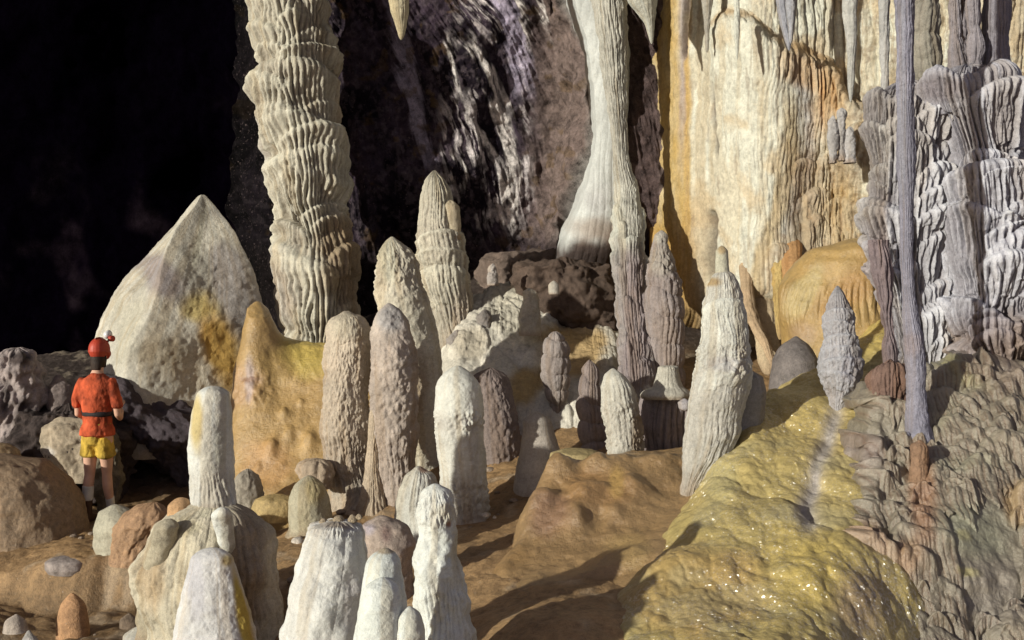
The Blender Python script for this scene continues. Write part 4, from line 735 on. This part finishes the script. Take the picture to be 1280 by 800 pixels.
o = drip([(448, 1104, 1120), (458, 1096, 1128), (475, 1088, 1132), (500, 1090, 1131), (512, 1096, 1126), (522, 1094, 1128), (545, 1098, 1124), (570, 1102, 1118)], 8.0, 'bulging brown fringed drip boss hanging below the broad grey column', 223, (.17, .11, .09),
         layers=[('lump', .03, 5), ('lobes', [(454, 1084, 1136, 60, .06), (512, 1092, 1130, 46, .06)], None, None, .04, .85), ('flute', .04, .04)], cat='dripstone', name='dripstone_boss', tipcap=16, cap=16, res=.7)
LBZ = [(88, 1150, 1200, 60, .10), (84, 1195, 1262, 110, .10), (96, 1180, 1215, 130, .07), (100, 1205, 1235, 120, .07), (130, 1232, 1262, 70, .07), (185, 1240, 1275, 40, .07), (205, 1185, 1290, 70, .12), (235, 1200, 1290, 60, .08), (250, 1188, 1240, 80, .11), (268, 1225, 1250, 24, .09), (282, 1215, 1295, 90, .12), (262, 1188, 1225, 110, .08), (335, 1225, 1290, 40, .08), (352, 1250, 1292, 40, .08),
       (372, 1190, 1235, 44, .10), (385, 1205, 1245, 34, .11), (388, 1240, 1290, 40, .11), (408, 1205, 1260, 44, .11), (425, 1195, 1215, 26, .10), (420, 1230, 1275, 34, .11), (400, 1262, 1300, 44, .1)]
zc = spel('tall_dripstone', [(78, 1165, 1255), (90, 1156, 1260), (120, 1160, 1260), (160, 1176, 1260), (200, 1192, 1268), (240, 1190, 1282), (280, 1192, 1292), (320, 1194, 1294), (350, 1200, 1292), (370, 1202, 1290), (385, 1196, 1296), (420, 1194, 1300), (442, 1205, 1295), (455, 1225, 1285)], 8.6, 'calcite', (.57, .58, .645),
          [(1180, 110, 30, 20, (.30, .27, .28), .7), (1240, 420, 50, 40, (.25, .22, .25), .7)],
          [('lump', .07, 2.4), ('lobes', [(a, b, c, d, e*1.5) for a, b, c, d, e in LBZ], None, None, .055, 1.25), ('lobes', 16, (.3, .4, .09), (1.6, 4.0), .05, 1), ('flute', .04, .05), ('lump', .012, 20)], cap=26, botcap=14, seed=231, flat=.7, cav=((.09, .07, .085), .6), res=.85)
tag(zc, 'massive purple-grey draped column with a bulging knobby foot at the right edge', 'cave column')
def pillar(rows, Y, label, seed, col, **k): return stal(rows, Y, label, seed, col, [], [('lump', .05, 3), ('flute', .035, .06), ('ring', .02, .3), ('lump', .014, 22)], cap=0, name='tall_dripstone', cat='cave column', res=1, **k)
pillar([(-640, 1140, 1180), (-200, 1142, 1178), (0, 1142, 1174), (50, 1143, 1170), (66, 1140, 1176), (90, 1142, 1178), (104, 1145, 1176)], 8.9, 'stout olive-grey pillar joining the broad draped column to the roof', 241, (.27, .26, .22))
pillar([(-640, 1175, 1215), (-200, 1180, 1212), (0, 1184, 1202), (40, 1185, 1203), (75, 1186, 1206), (100, 1185, 1210)], 8.8, 'narrow grey pillar to the roof, left of the widest one at the right edge', 242, (.25, .24, .27))
pillar([(-640, 1205, 1235), (-200, 1208, 1230), (0, 1208, 1222), (40, 1211, 1226), (60, 1209, 1230), (80, 1212, 1228), (100, 1208, 1232)], 8.7, 'thin knobbly grey pillar in the gap between two straight ones', 243, (.24, .23, .26))
pillar([(-640, 1220, 1290), (-200, 1228, 1275), (0, 1232, 1261), (60, 1230, 1260), (100, 1228, 1262), (120, 1226, 1262)], 8.8, 'widest straight grey pillar rising to the roof at the right edge', 244, (.22, .215, .255))
pillar([(-640, 1196, 1210), (0, 1200, 1208), (60, 1200, 1209), (95, 1198, 1210)], 9.1, 'hair-thin grey pillar half hidden between its straight neighbours', 245, (.25, .23, .26))
# ---- thin foreground column
xc = spel('tall_dripstone', [(-640, 1112, 1146), (-300, 1116, 1144), (0, 1119, 1142), (60, 1122, 1141), (100, 1120, 1143), (160, 1123, 1141), (200, 1121, 1144), (250, 1125, 1141), (300, 1125, 1141), (340, 1127, 1141), (400, 1130, 1148), (430, 1131, 1155), (440, 1132, 1156), (500, 1133, 1157), (530, 1133, 1160), (543, 1129, 1164), (556, 1125, 1168), (572, 1122, 1172)], 7.7, 'calcite', (.27, .27, .34),
          [(1140, 430, 20, 20, (.29, .24, .25), .5), (1128, 100, 5, 150, (.31, .32, .37), .6)], [('lump', .018, 3.5), ('lump', .014, 11), ('flute', .020, .04, (-700, 440, 20)), ('pop', .012, .03), ('lump', .006, 30)], cap=0, seed=251, res=.7, cav=((.15, .14, .17), .4))
tag(xc, 'thin straight blue-grey column running from the roof down to a forked foot', 'cave column')
spel('foot', [(540, 1126, 1138), (552, 1124, 1136), (575, 1124, 1134), (600, 1124, 1134)], 7.65, 'calcite', (.27, .26, .31), [], [('lump', .02, 6)], cap=5, seed=252, parent=xc, res=.7)
spel('foot', [(540, 1150, 1162), (552, 1158, 1167), (570, 1162, 1168), (600, 1162, 1169)], 7.65, 'calcite', (.27, .25, .29), [], [('lump', .02, 6)], cap=5, seed=253, parent=xc, res=.7)
stal([(551, 1146, 1154), (558, 1142, 1158), (580, 1141, 1158), (610, 1138, 1160), (650, 1135, 1165)], 7.35, 'brown finger-like stub between the forked feet of the thin column', 254, (.28, .17, .10), cap=9, res=.7)
drip([(505, 1128, 1145), (540, 1128, 1142), (580, 1126, 1144), (610, 1130, 1142)], 7.9, 'small brown fringe drip left of the forked foot of the thin column', 255, (.24, .16, .12))

# small stones scattered over the muddy floor
rr = np.random.default_rng(88); proto = None
for n_ in range(80):
    if n_ < 44: x_, y_ = -4.6+3.0*rr.random(), 8.1+2.9*rr.random()
    else: x_, y_ = -1.9+2.0*rr.random(), 8.6+2.2*rr.random()
    col_i = np.argmin(np.abs(xs_f-x_)); row_i = np.argmin(np.abs(ys_f-y_)); z_ = float(Gf[row_i, col_i, 2])
    if proto is None:
        proto = spel('pebble', [(495, 495, 503), (500, 490, 507), (506, 492, 506)], 9, 'rough_rock', (.33, .26, .2), [], [('lump', .03, 9), ('lump', .012, 25)], cap=4, botcap=3, seed=300, res=.8)
        o = proto
    else: o = proto.copy(); C.objects.link(o)
    k_s = .22+.9*rr.random()**3; o.location = (x_, y_, z_-.01); o.rotation_euler = (0, 0, rr.random()*6.28); o.scale = (k_s*(1+.5*rr.random()), k_s, k_s*.8)
    tag(o, 'small muddy brown pebble lying loose on the chamber floor', 'pebble', 'pebbles scattered over the muddy floor')
# ================================================================== THE CAVER
def plain(name, col, rough=.7, scale=60, var=.18, bump=.004, spec=.3):
    m = bpy.data.materials.new(name); m.use_nodes = True; nt = m.node_tree; N = nt.nodes; b = N['Principled BSDF']
    tc = N.new('ShaderNodeTexCoord'); n1 = N.new('ShaderNodeTexNoise'); n1.inputs['Scale'].default_value = scale; n1.inputs['Detail'].default_value = 6; lnk(nt, tc.outputs['Object'], n1.inputs['Vector'])
    n2 = N.new('ShaderNodeTexNoise'); n2.inputs['Scale'].default_value = 7; n2.inputs['Detail'].default_value = 5; lnk(nt, tc.outputs['Object'], n2.inputs['Vector'])
    mr = N.new('ShaderNodeMapRange'); mr.inputs['From Min'].default_value = .3; mr.inputs['From Max'].default_value = .7; mr.inputs['To Min'].default_value = 1-var*1.6; mr.inputs['To Max'].default_value = 1+var; lnk(nt, n2.outputs['Fac'], mr.inputs['Value'])
    vm = N.new('ShaderNodeVectorMath'); vm.operation = 'SCALE'; vm.inputs[0].default_value = col; lnk(nt, mr.outputs[0], vm.inputs['Scale']); lnk(nt, vm.outputs[0], b.inputs['Base Color'])
    bp = N.new('ShaderNodeBump'); bp.inputs['Distance'].default_value = bump; lnk(nt, n1.outputs['Fac'], bp.inputs['Height']); lnk(nt, bp.outputs[0], b.inputs['Normal'])
    b.inputs['Roughness'].default_value = rough; b.inputs['Specular IOR Level'].default_value = spec; MATS[name] = m; return m
plain('skin', (.60, .36, .26), .55, 80, .1, .002); plain('orange_cotton', (.50, .09, .035), .9, 30, .5, .012); plain('yellow_cotton', (.46, .31, .05), .9, 30, .5, .012)
plain('red_plastic', (.40, .045, .02), .55, 20, .12, .001, .5); plain('black_webbing', (.02, .018, .02), .7); plain('dark_leather', (.07, .035, .02), .6); plain('white_sock', (.6, .58, .54), .9); plain('hair_brown', (.03, .018, .012), .6, 120, .3, .006); plain('lamp_metal', (.7, .7, .72), .25, 20, .05, .001, .9); plain('camera_black', (.02, .02, .02), .4)
def tube(pts, n=20):
    """pts rows: (x, y, z, rx, ry) ellipses joined along the way, ends closed; works for bent limbs"""
    V, Fc = [], []; pts = [list(map(float, p)) for p in pts]; m = len(pts)
    for i, p in enumerate(pts):
        a = Vector(pts[max(i-1, 0)][:3]); b = Vector(pts[min(i+1, m-1)][:3]); t = (b-a).normalized()
        ref = Vector((0, 1, 0)) if abs(t.y) < .8 else Vector((0, 0, 1)); u = ref.cross(t).normalized(); w = t.cross(u).normalized()
        for k in range(n):
            an = 2*math.pi*k/n; V.append(Vector(p[:3])+u*(p[3]*math.cos(an))+w*(p[4]*math.sin(an)))
    for i in range(m-1):
        for k in range(n): k2 = (k+1) % n; Fc.append((i*n+k, i*n+k2, (i+1)*n+k2, (i+1)*n+k))
    for e, s in ((0, -1), (m-1, 1)):
        c = len(V); V.append(Vector(pts[e][:3])+(Vector(pts[e][:3])-Vector(pts[e-s][:3])).normalized()*min(pts[e][3:5])*.5)
        for k in range(n):
            k2 = (k+1) % n; Fc.append((c, e*n+k2, e*n+k) if s < 0 else (c, e*n+k, e*n+k2))
    return V, Fc
def ball(c, r, n=16):
    V, Fc = [], []
    pts = [(c[0], c[1], c[2]+r[2]*math.cos(math.pi*(i+.5)/n)*-1, r[0]*math.sin(math.pi*(i+.5)/n), r[1]*math.sin(math.pi*(i+.5)/n)) for i in range(n)]
    return tube(pts, 20)
def fuse(name, bits, mat, parent, voxel=.01, smooth=6, origin=(0, 0, 0), disp=None):
    V, Fc = [], []
    for v, f in bits:
        o = len(V); V += v; Fc += [tuple(i+o for i in q) for q in f]
    me = bpy.data.meshes.new(name); me.from_pydata([tuple(v) for v in V], [], Fc); me.update()
    o = bpy.data.objects.new(name, me); C.objects.link(o)
    if voxel:
        r = o.modifiers.new('r', 'REMESH'); r.mode = 'VOXEL'; r.voxel_size = voxel; r.use_smooth_shade = True
        s = o.modifiers.new('s', 'SMOOTH'); s.iterations = smooth; s.factor = .5
    dg = bpy.context.evaluated_depsgraph_get(); dg.update(); m2 = bpy.data.meshes.new_from_object(o.evaluated_get(dg))
    o.modifiers.clear(); o.data = m2; m2.name = name; m2.materials.clear(); m2.materials.append(MATS[mat])
    if disp:
        for v in m2.vertices: v.co = v.co+Vector(disp(v.co))
    m2.polygons.foreach_set('use_smooth', np.ones(len(m2.polygons), dtype=bool)); o.parent = parent; o.location = origin; return o
PX0, PY0, PZ0 = P(122, 655, 11.0)
man = bpy.data.objects.new('person', None); C.objects.link(man); man.location = (PX0, PY0, PZ0+.0); man.rotation_euler = (0, 0, math.radians(-8)); man.scale = (.86, .95, 1.03)
tag(man, 'caver seen from behind in orange t-shirt, yellow shorts and red helmet with lamp', 'person')
# body faces +Y (away from the camera); local x to his right ; z from the ground. Total about 1.72 + helmet
def limb(*p): return tube(p)
hip = .86
bits = [
 limb((0, 0, .80, .15, .11), (0, 0, .88, .165, .12), (0, 0, .98, .15, .11), (0, .0, 1.08, .14, .10), (0, -.01, 1.2, .165, .115), (0, -.02, 1.32, .185, .115), (0, -.015, 1.40, .16, .09), (0, -.01, 1.45, .08, .07), (0, .01, 1.50, .058, .06), (0, .03, 1.56, .055, .06)),   # trunk and neck
 ball((0, .045, 1.635), (.075, .095, .115)),                                           # skull
 limb((0, .12, 1.60, .018, .016), (0, .155, 1.60, .014, .012)), limb((0, .10, 1.555, .035, .03), (0, .12, 1.545, .025, .02)),   # nose, chin
 ball((-.078, .04, 1.63), (.012, .022, .032)), ball((.078, .04, 1.63), (.012, .022, .032)),
 # legs: left straight, right slightly bent, both a little apart
 limb((-.085, 0, .88, .095, .10), (-.09, .0, .74, .088, .092), (-.10, .01, .60, .07, .075), (-.105, .01, .48, .056, .06), (-.11, -.01, .38, .058, .064), (-.115, -.01, .28, .052, .056), (-.12, 0, .16, .036, .04), (-.12, 0, .07, .036, .042)),
 limb((.085, 0, .88, .095, .10), (.09, .02, .74, .086, .09), (.085, .05, .60, .068, .074), (.075, .07, .48, .054, .058), (.075, .08, .38, .056, .062), (.075, .11, .28, .05, .054), (.075, .15, .17, .036, .04), (.075, .17, .12, .036, .042)),
 limb((-.12, -.05, .045, .035, .03), (-.125, .04, .045, .042, .035), (-.135, .16, .03, .04, .022)), limb((.075, .12, .09, .035, .03), (.08, .21, .08, .042, .035), (.085, .32, .06, .04, .022)),
 # arms: hang, bend at the elbow, forearms reach forward
 limb((-.17, -.01, 1.37, .05, .055), (-.215, -.01, 1.29, .05, .052), (-.235, -.01, 1.18, .043, .046), (-.245, .0, 1.07, .037, .04), (-.23, .07, 1.04, .038, .04), (-.18, .17, 1.09, .032, .034), (-.13, .26, 1.14, .025, .028)),
 limb((.17, -.01, 1.37, .05, .055), (.215, -.01, 1.29, .05, .052), (.24, -.01, 1.18, .043, .046), (.25, .0, 1.07, .037, .04), (.235, .07, 1.04, .038, .04), (.19, .17, 1.09, .032, .034), (.14, .26, 1.14, .025, .028))]
for s in (-1, 1):       # hands closing round the camera he holds
    bits.append(limb((s*.13, .26, 1.14, .03, .018), (s*.115, .31, 1.16, .042, .02), (s*.10, .345, 1.175, .04, .018)))
    for q, (ln, h) in enumerate([(.075, .03), (.085, .01), (.08, -.01), (.062, -.03)]):
        z0 = 1.175+h; bits.append(tube([(s*.10, .34, z0, .009, .009), (s*.085, .34+ln*.5, z0+.004, .0085, .0085), (s*.055, .34+ln*.62, z0+.004, .008, .008), (s*.035, .34+ln*.5, z0+.002, .007, .007)], 8))
    bits.append(tube([(s*.115, .29, 1.185, .011, .011), (s*.085, .295, 1.205, .010, .010), (s*.06, .32, 1.205, .009, .009)], 8))
fuse('body', bits, 'skin', man, .0085, 4)
def crease(a, k):
    def f(co):
        n = float(fbm3(np.array([[co.x*1.0, co.y, co.z*.7]]), k, 3, 5)[0])-.5; l = Vector((co.x, co.y, 0)); l = l.normalized() if l.length > 0 else l
        return l*n*a
    return f
fuse('t_shirt', [limb((0, 0, .87, .215, .168), (0, 0, .93, .205, .16), (0, 0, .98, .178, .135), (0, 0, 1.06, .165, .125), (0, 0, 1.075, .158, .118), (0, 0, 1.10, .172, .13), (0, -.01, 1.2, .185, .135), (0, -.02, 1.32, .205, .135), (0, -.015, 1.40, .185, .11), (0, -.01, 1.455, .09, .08)),
    limb((-.15, -.01, 1.39, .065, .07), (-.205, -.01, 1.32, .064, .068), (-.24, -.01, 1.22, .064, .068), (-.25, -.01, 1.14, .062, .066)), limb((.15, -.01, 1.39, .065, .07), (.205, -.01, 1.32, .064, .068), (.245, -.01, 1.22, .064, .068), (.255, -.01, 1.14, .062, .066))],
    'orange_cotton', man, .01, 3, disp=crease(.06, 9))
fuse('belt', [limb((0, 0, 1.058, .176, .136), (0, 0, 1.066, .178, .138), (0, 0, 1.082, .178, .138), (0, 0, 1.09, .176, .136))], 'black_webbing', man, None)
fuse('shorts', [limb((0, 0, .985, .17, .13), (0, 0, .90, .188, .14), (0, 0, .82, .18, .135), (0, 0, .78, .16, .12)), limb((-.085, 0, .85, .10, .125), (-.095, 0, .76, .098, .115), (-.10, .0, .665, .102, .112)), limb((.085, 0, .85, .10, .125), (.095, .01, .76, .098, .115), (.098, .03, .665, .102, .112))],
    'yellow_cotton', man, .01, 2, disp=crease(.07, 10))
fuse('hair', [ball((0, .02, 1.60), (.088, .095, .10)), limb((0, -.03, 1.57, .07, .045), (0, -.03, 1.50, .055, .035))], 'hair_brown', man, .009, 3)
hv, hf = ball((0, .035, 1.70), (.112, .135, .115)); hb = limb((0, .035, 1.655, .11, .13), (0, .04, 1.664, .12, .145), (0, .04, 1.674, .118, .14))
hel = fuse('helmet', [(hv, hf), hb, limb((0, .035, 1.80, .01, .09), (0, .035, 1.815, .012, .08))], 'red_plastic', man, .007, 3)
fuse('lamp_bracket', [limb((.04, .13, 1.76, .012, .012), (.05, .16, 1.80, .011, .011), (.055, .17, 1.83, .012, .012))], 'camera_black', hel, None)
fuse('headlamp', [limb((.025, .13, 1.835, .034, .034), (.025, .17, 1.84, .04, .04), (.025, .20, 1.843, .042, .042))], 'lamp_metal', hel, None)
fuse('headlamp', [limb((.085, .12, 1.80, .026, .026), (.085, .16, 1.802, .03, .03), (.085, .18, 1.802, .03, .03))], 'red_plastic', hel, None)
fuse('chin_strap', [limb((-.088, .02, 1.64, .006, .014), (-.085, .03, 1.60, .006, .012), (-.05, .08, 1.53, .006, .01), (0, .1, 1.515, .006, .01), (.05, .08, 1.53, .006, .01), (.085, .03, 1.60, .006, .012), (.088, .02, 1.64, .006, .014))], 'black_webbing', hel, None)
fuse('shoe', [limb((-.12, -.06, .06, .045, .05), (-.122, .0, .065, .048, .055), (-.13, .10, .045, .052, .04), (-.137, .19, .035, .04, .03)), limb((-.12, -.01, .10, .05, .05), (-.119, -.005, .25, .054, .058))], 'dark_leather', man, .009, 4)
fuse('shoe', [limb((.075, .11, .05, .045, .05), (.078, .18, .055, .048, .055), (.085, .27, .04, .052, .04), (.09, .35, .03, .04, .03)), limb((.075, .165, .08, .046, .05), (.075, .16, .15, .046, .048))], 'dark_leather', man, .009, 4)
fuse('sock', [limb((-.119, -.005, .235, .060, .063), (-.116, -.008, .31, .062, .067), (-.112, -.01, .36, .063, .068), (-.110, -.01, .375, .06, .066))], 'white_sock', man, .008, 2)
fuse('sock', [limb((.075, .155, .14, .047, .05), (.075, .14, .2, .048, .051), (.075, .125, .245, .05, .054))], 'white_sock', man, .008, 2)
# ================================================================== LIGHT, WORLD, CAMERA
w = bpy.data.worlds.new('World'); bpy.context.scene.world = w; w.use_nodes = True
nt = w.node_tree; bg = nt.nodes['Background']
sky = nt.nodes.new('ShaderNodeTexSky'); sky.sky_type = 'NISHITA'; sky.sun_disc = False; sky.sun_elevation = SUN_EL
sky.sun_rotation = math.pi+SUN_AZ
mx = nt.nodes.new('ShaderNodeMix'); mx.data_type = 'RGBA'; mx.inputs[0].default_value = .75
nt.links.new(sky.outputs[0], mx.inputs[6]); mx.inputs[7].default_value = (1.25, 1.0, 1.2, 1)
nt.links.new(mx.outputs[2], bg.inputs['Color']); bg.inputs['Strength'].default_value = .16
sd = bpy.data.lights.new('sun', 'SUN'); sd.energy = 5.0; sd.angle = math.radians(1.0); sd.color = (1, .96, .83)
so = bpy.data.objects.new('sun', sd); C.objects.link(so)
dv = Vector((math.sin(SUN_AZ)*math.cos(SUN_EL), math.cos(SUN_AZ)*math.cos(SUN_EL), -math.sin(SUN_EL)))
so.rotation_euler = dv.to_track_quat('-Z', 'Y').to_euler(); so.location = (-6, -4, 5)
cam = bpy.data.cameras.new('camera'); co = bpy.data.objects.new('camera', cam); C.objects.link(co)
co.location = (0, 0, CZ); co.rotation_euler = (math.pi/2, 0, 0); cam.sensor_width = 36; cam.lens = 36*F/1280; cam.clip_end = 200; cam.clip_start = .05
S = bpy.context.scene; S.camera = co
S.view_settings.view_transform = 'Standard'; S.view_settings.look = 'None'; S.view_settings.exposure = 0
